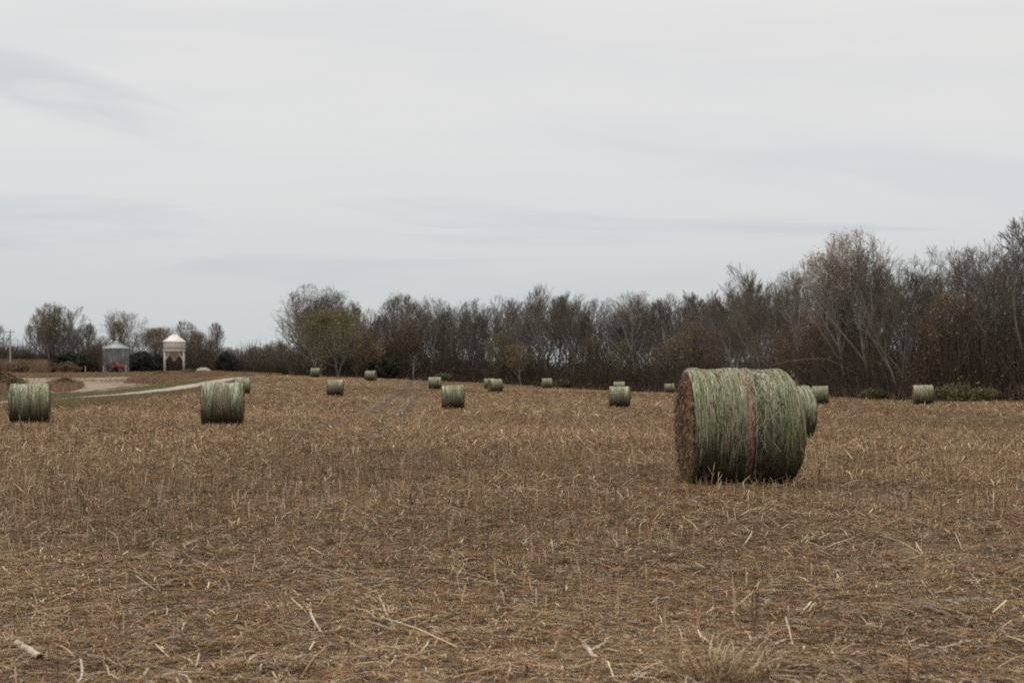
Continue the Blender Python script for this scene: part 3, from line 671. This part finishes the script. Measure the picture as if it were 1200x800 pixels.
# silhouette of the wood read from the photograph
TX = [325, 350, 380, 410, 432, 450, 475, 500, 515, 530, 545, 580, 610, 632, 650, 690, 715, 740, 765, 785, 800, 830, 870, 900, 915, 935, 955, 975, 990, 1020, 1040, 1055, 1075, 1092, 1112, 1135, 1160, 1175, 1195, 1260, 1500]
TYS = 5
TY = [372, 336, 336, 342, 358, 350, 336, 346, 360, 352, 343, 345, 335, 340, 338, 347, 338, 340, 338, 350, 330, 322, 322, 328, 322, 312, 304, 294, 290, 288, 292, 300, 300, 296, 282, 270, 274, 276, 262, 255, 260]
def topH(px, d): return (430-np.interp(px, TX, TY)+np.interp(px, [430, 460, 780, 830, 940, 990, 1100], [0, 4, 4, 9, 9, 0, 5]))/F*d
def Hfor(px, d): x = hx(px, d); return CAMZ+float(topH(px, d))-g1(x, d)
BARE = [p_up1, p_up2, p_rnd, p_frk, p_tri, p_pale]
marks = [(369, 'the farthest left bale'), (434, 'the dark-ended bale'), (509, 'the pale green bale'), (580, 'the overlapping bales'), (641, 'the lone pale bale'),
         (726, 'the tan-sided bale'), (784, 'the half-hidden small bale'), (866, 'the red-striped bale'), (961, 'the far-right pair'), (1081, 'the rightmost bale')]
ordn = ['nearest', 'second', 'third', 'fourth', 'fifth', 'sixth', 'seventh', 'eighth', 'ninth', 'tenth', 'eleventh', 'twelfth', 'thirteenth', 'fourteenth', 'fifteenth', 'sixteenth']
# front row, individually labelled
cnt = {}; px = 437.0; last = -1
while px < 1260:
    d = edge(px)+RS.uniform(1, 4); H = Hfor(px, d); r = RS.rand()
    if r < (.20 if px < 760 else .32): i = p_rst; H *= RS.uniform(.45, .7)
    elif r < .38: i = p_low; H *= RS.uniform(.5, .75)
    elif r < .45: i = p_olv; H *= RS.uniform(.35, .6)
    else:
        i = BARE[RS.randint(len(BARE))]
        while i == last: i = BARE[RS.randint(len(BARE))]
        last = i; H *= RS.uniform(.93, 1.08)
    mk = [q for q in marks if q[0] <= px] ; mk = mk[-1] if mk else marks[0]; k = cnt.get(mk[0], 0); cnt[mk[0]] = k+1
    lab = '%s, %s right of %s along the wood front' % (PROT[i][2], ordn[k], mk[1])
    if px > 1205: place(i, hx(px, d), d, H, 'tree at the wood edge beyond the right border', 'trees of the wood past the right border')
    else: place(i, hx(px, d), d, H, lab, 'trees along the front of the wood')
    px += RS.uniform(2.4, 4.4)*F/d*1.0
# rows behind
px_lab = 'leafless tree in the depth of the wood, standing behind the front row'
for row, (off, sp, hf) in enumerate([(6, 4.2, .94), (12, 4.4, .94), (19, 4.6, .95), (27, 4.8, .95), (37, 6, .9)]):
    px = 345.0+RS.uniform(0, 15)+row*4
    while px < 1290:
        d = edge(px)+off+RS.uniform(-2, 2); H = Hfor(px, edge(px))*hf*RS.uniform(.9, 1.1)
        i = BARE[RS.randint(len(BARE))]
        if row < 3 and RS.rand() < .4: i = p_low; H *= .78
        place(i, hx(px, d), d, H, px_lab, 'leafless trees in the depth of the wood', wide=RS.uniform(.85, 1.1))
        px += sp*RS.uniform(.75, 1.3)*F/d
# singular trees
def single(name, px, d, H, label, seed, **k):
    t = make_tree(name, seed, H, **k); x = hx(px, d); t.location = (x, d, g1(x, d)); tag(t, label, 'tree'); return t
single('spreading_tree', 374, 298, 15.6, 'large bare tree with a wide fan of branches, left end of the wood', 909, spread=.9, env=.50, forks=3, thick=1.6, kids=(12, 8, 6, 5), up=.26, bk='pale_bark', trunk_h=.12)
single('willow_tree', 396, 288, 11.4, 'broad olive green tree below the bare fan of branches left in the wood', 911, spread=.85, env=.56, forks=2, thick=1.6, kids=(12, 7, 6, 6), up=.15, droop=.2, leaf=(4, .12, .34, [(.15, .15, .055), (.18, .165, .065), (.12, .12, .05), (.17, .135, .07)], lambda q: q[2] < .88), trunk_h=.12)
single('leafy_tree', 432, 288, 7.2, 'low tree with yellowish brown leaves beside the broad olive green tree', 917, spread=.8, thick=1.6, kids=(12, 7, 6, 5), up=.2, leaf=(4, .12, .35, OLIVE+RUST, None), trunk_h=.1)
single('sycamore_tree', 994, 174, 15.9, 'tallest tree of the right wood, with tan leaves still thick on its top', 921, spread=.55, forks=2, thick=1.7, kids=(13, 7, 6, 6), up=.5, bk='pale_bark', tw='pale_bark', leaf=(2, .09, .22, TANL, lambda q: q[2] > .62))
single('dead_tree', 484, 289, 4.2, 'short dead tree with pale broken limbs before the wood', 925, spread=.7, levels=2, thick=2.2, kids=(6, 4), up=.3, bk='pale_bark', tw='pale_bark', leaf=None)
single('pale_barked_tree', 1052, 168, 12.0, 'pale limbed tree whose light arching boughs show against the dark wood', 929, spread=.75, thick=1.5, kids=(9, 6, 5, 5), up=.2, bk='pale_bark', tw='pale_bark')
single('golden_tree', 610, 284, 6.5, 'small tree with orange gold leaves at the wood edge above the lone small bale', 931, spread=.8, thick=1.4, kids=(10, 6, 5, 5), up=.2, trunk_h=.1, leaf=(3, .11, .3, [(.21, .14, .065), (.17, .12, .06)], None))
m_ = MB(); pts = [(905, 428), (925, 423), (948, 420.5), (966, 420), (982, 426), (994, 433), (1004, 439)]; P3 = [np.array([hx(a, 166+k*.4), 166+k*.4, zpix(b, 166)]) for k, (a, b) in enumerate(pts)]; o3 = np.array([P3[-1][0], P3[-1][1], g1(P3[-1][0], P3[-1][1])])
V, Fq = prisms(np.array(P3[:-1])-o3, np.array(P3[1:])-o3, np.linspace(.018, .04, 6), np.linspace(.02, .045, 6), 6); m_.add(V, Fq); V, Fq = prisms([P3[-1]-o3], [[.3, 0, -.1]], .06, .07, 6); m_.add(V, Fq)
ab = m_.build('arching_branch', M['bark']); ab.location = o3; tag(ab, 'long pale branch arching low against the dark wood above the bales right of centre', 'branch')
# left grove behind the farm yard
LX = [-160, -20, 0, 18, 35, 50, 65, 82, 100, 118, 138, 155, 175, 190, 210, 228, 240, 255, 270, 285, 305, 322, 345]
LY = [360, 375, 382, 398, 390, 352, 346, 356, 374, 378, 364, 364, 368, 362, 380, 366, 366, 376, 398, 396, 388, 386, 380]
def HL(px, d): x = hx(px, d); return CAMZ+(430-float(np.interp(px, LX, LY)))/F*d-g1(x, d)
lm = [(-500, 'right of the left border', 0), (52, 'right of the yellow-leaved tree', 0), (134, 'right of the grey grain bin', 0), (204, 'right of the cream hopper bin', 0), (265, 'right of the dark cedar', 0)]
cnt = {}; px = -150.0
while px < 340:
    d = 326+RS.uniform(-3, 4); H = HL(px, d)*RS.uniform(.92, 1.12); i = BARE[RS.randint(len(BARE))] if RS.rand() < .6 else (p_low if RS.rand() < .6 else p_rst)
    if i in (p_low, p_rst): H *= .72
    mk = [q for q in lm if q[0] <= px][-1]; k = cnt.get(mk[0], 0)
    if px < 0: place(i, hx(px, d), d, H, 'tree of the far grove beyond the left border', 'trees of the grove past the left border')
    else: cnt[mk[0]] = k+1; place(i, hx(px, d), d, H, '%s, %s in the left grove %s' % (PROT[i][2], ordn[k].replace('nearest', 'first'), mk[1]), 'trees of the far left grove')
    px += RS.uniform(2.0, 3.6)*F/d
for off in (8, 16, 26, 38):
    px = -150.0+RS.uniform(0, 20)
    while px < 350:
        d = 330+off; H = HL(px, d)*(.62 if off < 20 else .8)*RS.uniform(.8, 1.0); i = [p_low, p_rnd, p_tri, p_rst, p_low][RS.randint(5)]
        place(i, hx(px, d), d, H, 'low leafless tree behind the front trees of the far left grove', 'low trees at the back of the far left grove', wide=1.3); px += 5.0*RS.uniform(.8, 1.3)*F/d
single('yellow_leaved_tree', 62, 322, 12.4, 'tallest tree of the left grove, sparse yellow green leaves on its upper boughs', 941, spread=.6, forks=2, thick=1.9, kids=(10, 6, 6, 6), up=.4, leaf=(1, .12, .25, GOLD, lambda q: q[2] > .5 and q[0] < .12))
single('thin_leaved_tree', 140, 324, 9.2, 'slim tree with a thin greenish yellow crown above the grain bin', 943, spread=.4, thick=1.7, kids=(12, 6, 5, 5), up=.5, leaf=(1, .12, .25, GOLD, lambda q: q[2] > .4))

# evergreens and shrubs: short trunk and dense leafy crown
def make_shrub(name, H, Wd, n, cols, seed, cone=False, leafsize=.12):
    root = empty(name, (0, 0, 0)); rs = np.random.RandomState(seed); b = MB(); b.tube((0, 0, -.1), (0, 0, H*.5), H*.03, H*.012, 6)
    for k in range(26):
        a = rs.uniform(0, 6.28); q = rs.uniform(.2, .55); b.tube((math.cos(a)*.1, math.sin(a)*.1, H*rs.uniform(0, .2)), (math.cos(a)*Wd*q, math.sin(a)*Wd*q, H*rs.uniform(.6, 1.2)), .02, .008, 4)
    b.build('trunk', M['bark'], root)
    z = rs.rand(n)**.8; prof = (1-z)**.6*(.35+z*1.2)**.5 if cone else np.sqrt(np.clip(1-(z*1.9-.85)**2, .05, 1))
    n_ = 0; a = rs.uniform(0, 6.28, n); rr = prof*Wd/2*(1 if cone else .55+.9*vnoise(a*2.3+31, z*7+3, seed+9))*(.55+.45*rs.rand(n)**.5)*(.7+.5*vnoise(a*1.6+10, z*5+10, seed)); 
    pts = np.stack([np.cos(a)*rr, np.sin(a)*rr, z*H*(.85+.2*vnoise(a*2+5, z*3, seed+1))+.05], -1)
    V, Fq, cc = leaf_cloud(pts, 3, leafsize, .10, cols); kid(mesh_np('crown', V, Fq, M['leaf'], cc), root); return root
DK = [(.03, .036, .022), (.045, .05, .03), (.025, .028, .02), (.05, .042, .03)]; GR = [(.065, .09, .035), (.09, .115, .05), (.06, .075, .03)]; BRN = [(.14, .085, .055), (.19, .12, .07), (.10, .065, .045), (.16, .13, .06)]
cedar = make_shrub('cedar_tree', 3.6, 3.2, 2400, DK, 1, False, .14)
def put(o, px, d, s, lab, cat, grp=None, wide=1): x = hx(px, d); o.location = (x, d, g1(x, d)-.05); o.scale = (s*wide, s*wide, s); o.rotation_euler = (0, 0, random.uniform(0, 6)); tag(o, lab, cat, grp)
put(cedar, 264, 320, 1.0, 'dark round cedar at the end of the grove, right of the pale gravel heap', 'tree', 'dark evergreens')
for px, d, s, wd, lab in [(166, 319, .95, 1.5, 'wide dark cedar between the grain bin and the cream hopper bin'), (184, 321, .8, 1.3, 'smaller dark cedar close to the left leg of the cream hopper bin'),
        (82, 321, 1.0, 1.6, 'dark cedar under the yellow-leaved tree of the left grove'), (449, 289, .95, 1.5, 'dark evergreen at the wood edge above the dark-ended bale'), (30, 324, .9, 1.5, 'dark cedar right of the utility pole')]:
    o = copy_tree(cedar); put(o, px, d, s, lab, 'tree', 'dark evergreens', wd)
gb = make_shrub('green_bush', 1.5, 2.8, 900, GR+BRN[:2]+OLIVE[:2], 2); put(gb, 1122, 151, 1.0, 'bright green bush at the wood edge right of the rightmost bale', 'bush', 'green bushes at the wood edge')
for px, d, s, lab in [(1150, 149.5, .8, 'smaller green bush at the wood edge, next right of the bright green one'), (658, 281, .9, 'dull green bush at the wood edge right of the lone small pale bale'), (518, 287, .9, 'green bush at the wood edge above the pale green bale'), (1022, 162, .7, 'green bush at the wood edge halfway between the two rightmost bales')]:
    o = copy_tree(gb); o.scale = (1, 1, 1); put(o, px, d, s, lab, 'bush', 'green bushes at the wood edge')
# undergrowth: tangle of thin stems and dead leaves filling the wood, impossible to count
def tangle(pxa, pxb, dfun, depth, n, h, cols, wd=.03, leafn=0, lc=BRN, hmap=None):
    px = RS.uniform(pxa, pxb, n); d = np.array([dfun(q) for q in px])+depth*RS.rand(n)**1.3; x = hx(px, d); z = ground(x, d); hh = h*RS.beta(1.4, 2.2, n)*(.45+1.1*vnoise(x*.3+100, d*.1, 71))
    a = RS.uniform(0, 6.28, n); e = np.abs(RS.normal(0, .45, n)); t = np.stack([np.cos(a)*np.sin(e), np.sin(a)*np.sin(e), np.cos(e)], -1)
    zb = z+RS.rand(n)**2*hh*.5; b = np.stack([x, d, zb], -1); V, Fq = prisms(b, b+t*(hh*.5)[:, None], wd*.5, wd*.25, 3); c = np.array(cols)[RS.randint(0, len(cols), n)]*(1+RS.uniform(-.2, .2, (n, 1))); res = [(V, Fq, np.repeat(c, 6, 0))]
    if leafn:
        k = RS.randint(0, n, leafn); pts = b[k]+t[k]*(hh[k]*.5*RS.rand(leafn))[:, None]; hv = vnoise(pts[:, 0]*.22+60, pts[:, 2]*.5+60, 81); ok = hv > .44
        V, Fq, cc = leaf_cloud(pts[ok], 1, .12, .15, lc); res.append((V, Fq, cc))
    return res
UG = [(.075, .056, .042), (.10, .074, .055), (.055, .042, .032), (.12, .09, .066)]
def stuff_leaf(name, parts, label, cat):
    V = []; Fq = []; cc = []; n = 0
    for v, f, c in parts: V.append(v); Fq.append(f+n); cc.append(c); n += len(v)
    return tag(mesh_np(name, np.concatenate(V), np.concatenate(Fq), M['leaf'], np.concatenate(cc)), label, cat, kind='stuff')
stuff_leaf('undergrowth', tangle(340, 1320, edge, 22, 160000, 8.5, UG, .05, 130000, BRN+OLIVE+RUST)+tangle(340, 1320, lambda q: edge(q)-1.0, 3, 14000, 2.4, UG+[(.25, .17, .1)], .05, 9000, BRN+GR[:1]), 'brown tangle of shrubs and saplings filling the foot of the wood', 'undergrowth')
stuff_leaf('grove_undergrowth', tangle(-150, 345, lambda q: 322, 26, 65000, 6.5, UG, .07, 26000, BRN), 'dark tangle of shrubs filling the foot of the far left grove', 'undergrowth')
# dry brown shrubs in the yard
bs = make_shrub('brown_shrub', 1.7, 3.4, 1500, BRN, 5)
put(bs, 76, 205, .55, 'brown dry shrub on the pale yard just right of the leftmost bale', 'shrub', 'dry brown shrubs')
for px, d, s, wd, lab in [(60, 315, 1.0, 1, 'dry shrub at the foot of the left grove, left of the round pale one'), (80, 313, 1.1, 1, 'round pale brown shrub at the foot of the left grove'), (4, 190, 1.0, 1.2, 'dry brown shrub at the left border behind the leftmost bale'), (190, 245, .5, 1.6, 'rusty shrub on the bank in front of the cream hopper bin'), (222, 262, .5, 1.7, 'dry shrub on the bank below the right leg of the cream hopper bin'), (30, 300, 1.1, 1.5, 'rust brown thicket below the utility pole')]:
    o = copy_tree(bs); put(o, px, d, s, lab, 'shrub', 'dry brown shrubs', wd)

# ---------------------------------------------------------------- farm structures
d = 312; x = hx(204.3, d); gz = g1(x, d)
hb = empty('hopper_bin', (x, d, gz), .12); tag(hb, 'cream painted square hopper bin with a pyramid roof standing on four tall legs', 'bin')
W = 3.35; top = CAMZ-(400.5-430)/F*d-gz; apex = CAMZ-(391.5-430)/F*d-gz; bot = top-1.35
b = MB(); b.box((0, 0, (top+bot)/2), (W, W, top-bot))
for k in range(4): b.box((0, 0, bot+.12+k*.37), (W+.08, W+.08, .05))
b.build('bin_body', M['cream'], hb)
b = MB(); h = W/2+.16
pr = [(h, top-.02), (h*.97, top+.1), (h*.52, top+(apex-top)*.58), (.28, apex)]
n = 4; a = np.arange(n)*PI/2+PI/4; V = np.array([[r*1.414*math.cos(t), r*1.414*math.sin(t), z] for r, z in pr for t in a]); b.add(V, [[i*4+k, i*4+(k+1) % 4, (i+1)*4+(k+1) % 4, (i+1)*4+k] for i in range(3) for k in range(4)])
rf = b.build('roof', M['cream'], hb); c_ = MB(); c_.tube((0, 0, apex-.05), (0, 0, apex+.2), .32, .28, 10); c_.build('cap', M['cream'], rf)
b = MB(); V = np.array([[sx*q, sy*q, z] for q, z in ((W/2-.06, bot-.003), (.28, bot-1.5), (.28, bot-1.75)) for sx, sy in ((1, 1), (-1, 1), (-1, -1), (1, -1))]); b.add(V, [[i*4+k, i*4+(k+1) % 4, (i+1)*4+(k+1) % 4, (i+1)*4+k] for i in range(2) for k in range(4)]); b.build('hopper', M['cream'], hb)
for sx in (-1, 1):
    for sy in (-1, 1):
        l = MB(); l.box((sx*(W/2-.12), sy*(W/2-.12), bot/2-.12), (.21, .21, bot+.24)); l.build('leg', M['cream'], hb)
for sy in (-1, 1):
    for sx in (-1, 1):
        l = MB(); l.tube((sx*(W/2-.2), sy*(W/2-.12), bot-1.7), (sx*.55, sy*(W/2-.12), bot-.05), .07, .07, 6); l.build('brace', M['cream'], hb)
b = MB()
for s in (-1, 1): b.box((0, s*(W/2-.01), bot-.12), (W+.03, .14, .22)); b.box((s*(W/2-.01), 0, bot-.122), (.14, W+.02, .216))
b.build('girder', M['cream'], hb)

d = 314; x = hx(136, d); gz = g1(x, d)-.05
gbn = empty('grain_bin', (x, d, gz), 0); tag(gbn, 'grey corrugated steel grain bin with a low cone roof among the trees', 'bin')
ew = CAMZ-(408-430)/F*d-gz; ap = CAMZ-(401.5-430)/F*d-gz; Rr = 2.15
b = MB(); prof = []
for k in range(0, 97): z = ew*k/96; prof.append((Rr+.025*math.sin(k*PI/2), z))
lathe(b, prof, 48); b.build('bin_wall', M['galvrust'], gbn, True)
b = MB(); lathe(b, [(Rr+.12, ew-.05), (Rr+.1, ew+.02), (.5, ap-.12)], 24); 
for k in range(24): a = k*2*PI/24; b.tube(((Rr+.1)*math.cos(a), (Rr+.1)*math.sin(a), ew+.05), (.5*math.cos(a), .5*math.sin(a), ap-.08), .035, .03, 4)
rf = b.build('roof', M['galvroof'], gbn); c_ = MB(); lathe(c_, [(.52, ap-.14), (.55, ap+.12), (.05, ap+.3)], 16); c_.build('cap', M['galvroof'], rf)
b = MB(); b.box((.55, -Rr-.03, 1.15), (1.0, .1, 1.9)); dr_ = b.build('door', M['darkdoor'], gbn); b = MB(); b.box((.92, -Rr-.1, 1.2), (.06, .06, .3)); b.build('handle', M['galv'], dr_)
b = MB(); a = -2.3
for s in (-.2, .2): px_, py_ = (Rr+.12)*math.cos(a)-s*math.sin(a), (Rr+.12)*math.sin(a)+s*math.cos(a); b.tube((px_, py_, .3), (px_, py_, ew), .025, .025, 5)
for k in range(10):
    z = .4+k*.3; q = [((Rr+.12)*math.cos(a)-s*math.sin(a), (Rr+.12)*math.sin(a)+s*math.cos(a), z) for s in (-.2, .2)]; b.tube(q[0], q[1], .015, .015, 4)
b.build('ladder', M['galvroof'], gbn)

# red tractor standing before the grain bin
d = 308; x = hx(137, d); gz = g1(x, d)
tr = empty('tractor', (x, d, gz+.1), -.5); tag(tr, 'small faded red farm tractor parked in front of the grey grain bin', 'tractor')
b = MB(); b.box((.55, 0, 1.05), (1.5, .62, .62)); b.box((1.33, 0, 1.0), (.1, .56, .5)); b.box((.6, 0, 1.39), (1.35, .5, .1)); b.build('hood', M['redpaint'], tr)
b = MB(); b.box((-.1, 0, .72), (2.4, .42, .3)); b.box((-.75, 0, .8), (.7, .55, .55)); b.build('chassis', M['rubber'], tr)
for s in (-1, 1):
    b = MB(); lathe(b, [(.35, -.19), (.68, -.19), (.74, -.12), (.74, .12), (.68, .19), (.35, .19)], 24); v = b.v[0]; b.v[0] = np.stack([v[:, 0]-.8, v[:, 2]+s*.72, v[:, 1]+.7], -1)
    wl = b.build('rear_wheel', M['rubber'], tr); b = MB(); b.tube((-.8, s*.72-.08, .7), (-.8, s*.72+.08, .7), .36, .36, 18); b.build('rim', M['redpaint'], wl)
    b = MB(); lathe(b, [(.18, -.09), (.34, -.09), (.38, -.05), (.38, .05), (.34, .09), (.18, .09)], 20); v = b.v[0]; b.v[0] = np.stack([v[:, 0]+1.1, v[:, 2]+s*.6, v[:, 1]+.34], -1)
    wl = b.build('front_wheel', M['rubber'], tr); b = MB(); b.tube((1.1, s*.6-.05, .34), (1.1, s*.6+.05, .34), .19, .19, 14); b.build('rim', M['redpaint'], wl)
    b = MB()
    for k in range(7):
        a0 = .2+k*.38; p0 = (-.8+.84*math.cos(a0), s*.72, .7+.84*math.sin(a0)); p1 = (-.8+.84*math.cos(a0+.38), s*.72, .7+.84*math.sin(a0+.38))
        b.add(np.array([[p0[0], p0[1]-.22, p0[2]], [p0[0], p0[1]+.22, p0[2]], [p1[0], p1[1]+.22, p1[2]], [p1[0], p1[1]-.22, p1[2]]]), [[0, 1, 2, 3]])
    b.build('fender', M['redpaint'], tr)
b = MB(); b.box((-.75, 0, 1.28), (.45, .48, .1)); b.box((-.98, 0, 1.5), (.08, .48, .4)); b.build('seat', M['rubber'], tr)
b = MB(); b.tube((-.15, 0, 1.2), (-.38, 0, 1.62), .025, .025, 6); V, Fq = prisms([(-.38+.07*math.cos(t), .2*math.cos(t+1.57), 1.62+.2*math.sin(t+1.57)) for t in np.arange(12)*PI/6], [(-.38+.07*math.cos(t), .2*math.cos(t+1.57), 1.62+.2*math.sin(t+1.57)) for t in (np.arange(12)+1)*PI/6], .02, .02, 5); b.add(V, Fq); b.build('steering_wheel', M['rubber'], tr)
b = MB(); b.tube((.7, 0, 1.4), (.7, 0, 2.0), .035, .03, 8); b.build('exhaust', M['rubber'], tr)
for s in (-1, 1):
    b = MB(); b.tube((-1.2, s*.5, .9), (-1.2, s*.5, 2.25), .035, .035, 6); b.build('canopy_post', M['redpaint'], tr)
b = MB(); b.box((-.75, 0, 2.3), (1.3, 1.3, .07)); b.build('canopy', M['redpaint'], tr)

# utility pole
d = 300; x = hx(12, d); gz = g1(x, d); h = CAMZ-(386-430)/F*d-gz
up = empty('utility_pole', (x, d, gz)); tag(up, 'slim weathered utility pole rising from rusty brush near the left border', 'pole')
b = MB(); b.tube((0, 0, -.2), (0, 0, h), .15, .1, 10); b.build('pole', M['greywood'], up)
b = MB(); b.box((0, -.14, h-.4), (1.5, .1, .12), .4); b.build('crossarm', M['greywood'], up)
for s in (-.6, 0, .6): b = MB(); b.tube((s*math.cos(.4), -.14+s*math.sin(.4), h-.34), (s*math.cos(.4), -.14+s*math.sin(.4), h-.16), .05, .04, 8); b.build('insulator', M['cream'], up)
for px, dd, h_, wds in [(121, 309, 3.4, 'small bare tree overlapping the left side of the grey grain bin'), (148, 309.5, 3.0, 'small bare tree overlapping the right side of the grey grain bin')]:
    place(p_low, hx(px, dd), dd, h_, wds, 'trees before the grey grain bin', wide=.8)
# gravel heap
d = 300; x = hx(238, d); b = MB(); rs = np.random.RandomState(3); prof = [(1.55, -.1), (1.4, .12), (1.0, .45), (.5, .72), (.08, .82)]; lathe(b, prof, 28); v = b.v[0]; v += np.array([0, 0, 1])*(vnoise(v[:, 0]*3+9, v[:, 1]*3+9, 4)[:, None]-.5)*.3; v[:, 0] *= 1.2
gh = b.build('gravel_heap', M['gravel'], None, True); gh.location = (x, d, g1(x, d)+.25); gh.scale = (.75, .75, .75); tag(gh, 'low pale heap of gravel on the bank right of the cream hopper bin', 'heap')
# fence posts along the grove
fp = MB(); fp.tube((0, 0, -.2), (0, 0, 1.3), .09, .08, 8); post = fp.build('fence_post', M['greywood'])
for i, (px, dd, lab) in enumerate([(147.5, 303, 'dark wooden fence post right of the grey grain bin'), (121, 305, 'wooden fence post left of the grey grain bin'), (100, 304, 'wooden fence post midway between the round pale shrub and the grain bin')]):
    o = post if i == 0 else copy_tree(post); x = hx(px, dd); o.location = (x, dd, g1(x, dd)); tag(o, lab, 'post', 'fence posts before the left grove')

# ---------------------------------------------------------------- single pieces one can pick out in the foreground
def bent(name, pts, r0, r1, col, label, cat, flat=1.0):
    """one bent stalk: smooth tube through points given as (px, py, height above ground)"""
    P3 = []
    for px, py, hgt in pts:
        d = (CAMZ+.0-hgt)*F/max(py-430, 5)
        for _ in range(6): x = hx(px, d); d = (CAMZ-hgt-g1(x, d))*F/(py-430)
        x = hx(px, d); P3.append((x, d, g1(x, d)+hgt))
    P3 = np.array(P3); t = np.linspace(0, len(P3)-1, 4*(len(P3)-1)+1); Q = np.stack([np.interp(t, range(len(P3)), P3[:, k]) for k in range(3)], -1)
    Q[1:-1] = (Q[:-2]+2*Q[1:-1]+Q[2:])/4; Q[1:-1] += RS.normal(0, .002, Q[1:-1].shape); r = np.linspace(r0, r1, len(Q))
    base_ = Q[0].copy(); V, Fq = prisms(Q[:-1]-base_, Q[1:]-base_, r[:-1], r[1:], 8, flat)
    m = MB(); m.add(V, Fq)
    for ring in (V[:8], V[-8:]): nv = len(V); V = np.concatenate([V, ring, [ring.mean(0)]]); Fq = np.concatenate([Fq, [[nv+k, nv+(k+1) % 8, nv+8, nv+8] for k in range(8)]])
    o = mesh_np(name, V, Fq, col); o.data.validate(); o.location = base_; return tag(o, label, cat)
M['palestalk'] = metal('pale_dry_stalk', (.46, .38, .29), (.28, .21, .145), 18, .8); M['tanstalk'] = metal('tan_dry_stalk', (.45, .33, .21), (.28, .19, .12), 18, .8); M['darkstalk'] = metal('dark_weathered_stick', (.10, .065, .045), (.16, .12, .09), 18, .9)
bent('straw_stalk', [(441, 689, .02), (452, 716, .03), (466, 742, .01)], .008, .004, M['palestalk'], 'pale slanting stalk left of the middle of the foreground', 'stalk')
bent('stalk_stub', [(21, 753, .03), (34, 760, .03), (48, 769, .03)], .021, .019, M['palestalk'], 'thick short pale stub of stalk near the bottom left corner', 'stalk')
bent('curled_leaf', [(84, 774, .02), (96, 778, .04), (98, 788, .03), (92, 799, .02)], .008, .006, M['palestalk'], 'curled pale dry leaf right of the thick stub at bottom left', 'leaf', .4)
bent('straw_stalk', [(362, 711, .01), (368, 726, .05), (380, 744, .01)], .010, .006, M['palestalk'], 'bent pale stalk below the left middle of the foreground', 'stalk')
bent('dark_stick', [(474, 692, .02), (492, 682, .03), (513, 671, .04)], .009, .005, M['darkstalk'], 'dark stick lying slantwise left of the middle foreground', 'stick')
bent('dark_stick', [(1072, 707, .02), (1095, 714, .03), (1120, 723, .02)], .013, .009, M['darkstalk'], 'thick dark stick lying in the right foreground', 'stick')
bent('dark_stick', [(990, 772, .02), (1006, 779, .03), (1018, 787, .02)], .013, .010, M['darkstalk'], 'short dark stick lying right of the tan grass tuft', 'stick')
bent('straw_stalk', [(1076, 755, .02), (1105, 757, .03), (1136, 750, .02)], .009, .006, M['tanstalk'], 'long tan stalk lying flat in the right foreground', 'stalk')
bent('straw_stalk', [(920, 722, .10), (925, 742, .04), (929, 762, .0)], .005, .004, M['palestalk'], 'thin pale upright stalk right of the tan grass tuft', 'stalk')
bent('straw_stalk', [(684, 755, .02), (692, 763, .03), (699, 770, .02)], .014, .010, M['palestalk'], 'short flat white piece of stalk in the bottom middle', 'stalk')
bent('straw_stalk', [(875, 575, .0), (869, 565, .09), (888, 550, .18)], .008, .004, M['palestalk'], 'pale bent stalk standing right before the big striped bale', 'stalk')
bent('straw_stalk', [(963, 572, .0), (963, 561, .14)], .009, .006, M['palestalk'], 'white stalk stub standing at the right foot of the big bale', 'stalk')
bent('straw_stalk', [(1062, 800, .0), (1064, 778, .14), (1065, 757, .26)], .008, .006, M['tanstalk'], 'brown cut stalk upright at the bottom right', 'stalk')
bent('dark_stick', [(608, 797, .0), (618, 785, .05), (617, 779, .08)], .013, .007, M['darkstalk'], 'dark broken stub sticking up at the bottom middle', 'stick')
# pale weed before the leftmost bale
we = bent('dry_weed', [(27, 507, .0), (25, 495, .32), (22, 484, .62)], .03, .015, M['palestalk'], 'pale dry weed standing in front of the leftmost bale', 'weed', .4)
# tuft of tan grass
d = 1.5*F/372; x = hx(838, d); tf = empty('grass_tuft', (x, d, g1(x, d))); tag(tf, 'tuft of tan dry grass with some green blades at its foot, bottom centre right', 'grass tuft')
def tuft_part(name, n, rad_, h, wd, cols, curl):
    a = RS.uniform(0, 6.28, n); r = rad_*np.sqrt(RS.rand(n)); b = np.stack([np.cos(a)*r, np.sin(a)*r, np.zeros(n)], -1); e = np.abs(RS.normal(0, .45, n)); a2 = a+RS.normal(0, .8, n); hh = h*RS.uniform(.3, 1, n)
    prev = b; parts = []; Fa = []; nn = 0; cc = np.array(cols)[RS.randint(0, len(cols), n)]*(1+RS.uniform(-.25, .25, (n, 1))); CC = []
    for k in range(4):
        ee = e+curl*k*.3; t = np.stack([np.cos(a2)*np.sin(ee), np.sin(a2)*np.sin(ee), np.cos(ee)], -1); q = prev+t*(hh/4)[:, None]; w0 = wd*(1-k/4.5); w1 = wd*(1-(k+1)/4.5)
        V, Fq = prisms(prev, q, w0, w1, 3, .4); parts.append(V); Fa.append(Fq+nn); nn += len(V); CC.append(np.repeat(cc, 6, 0)); prev = q
    kid(mesh_np(name, np.concatenate(parts), np.concatenate(Fa), M['leaf'], np.concatenate(CC)), tf)['kind'] = 'stuff'
tuft_part('dry_blades', 190, .22, .34, .0058, [(.45, .33, .19), (.36, .25, .14), (.55, .43, .27), (.25, .16, .09)], 1.2)
tuft_part('green_blades', 140, .2, .07, .003, [(.12, .15, .05), (.16, .17, .07)], .8)
tuft_part('tall_stems', 12, .12, .52, .0055, [(.42, .30, .17), (.5, .38, .22), (.14, .08, .05)], .15)
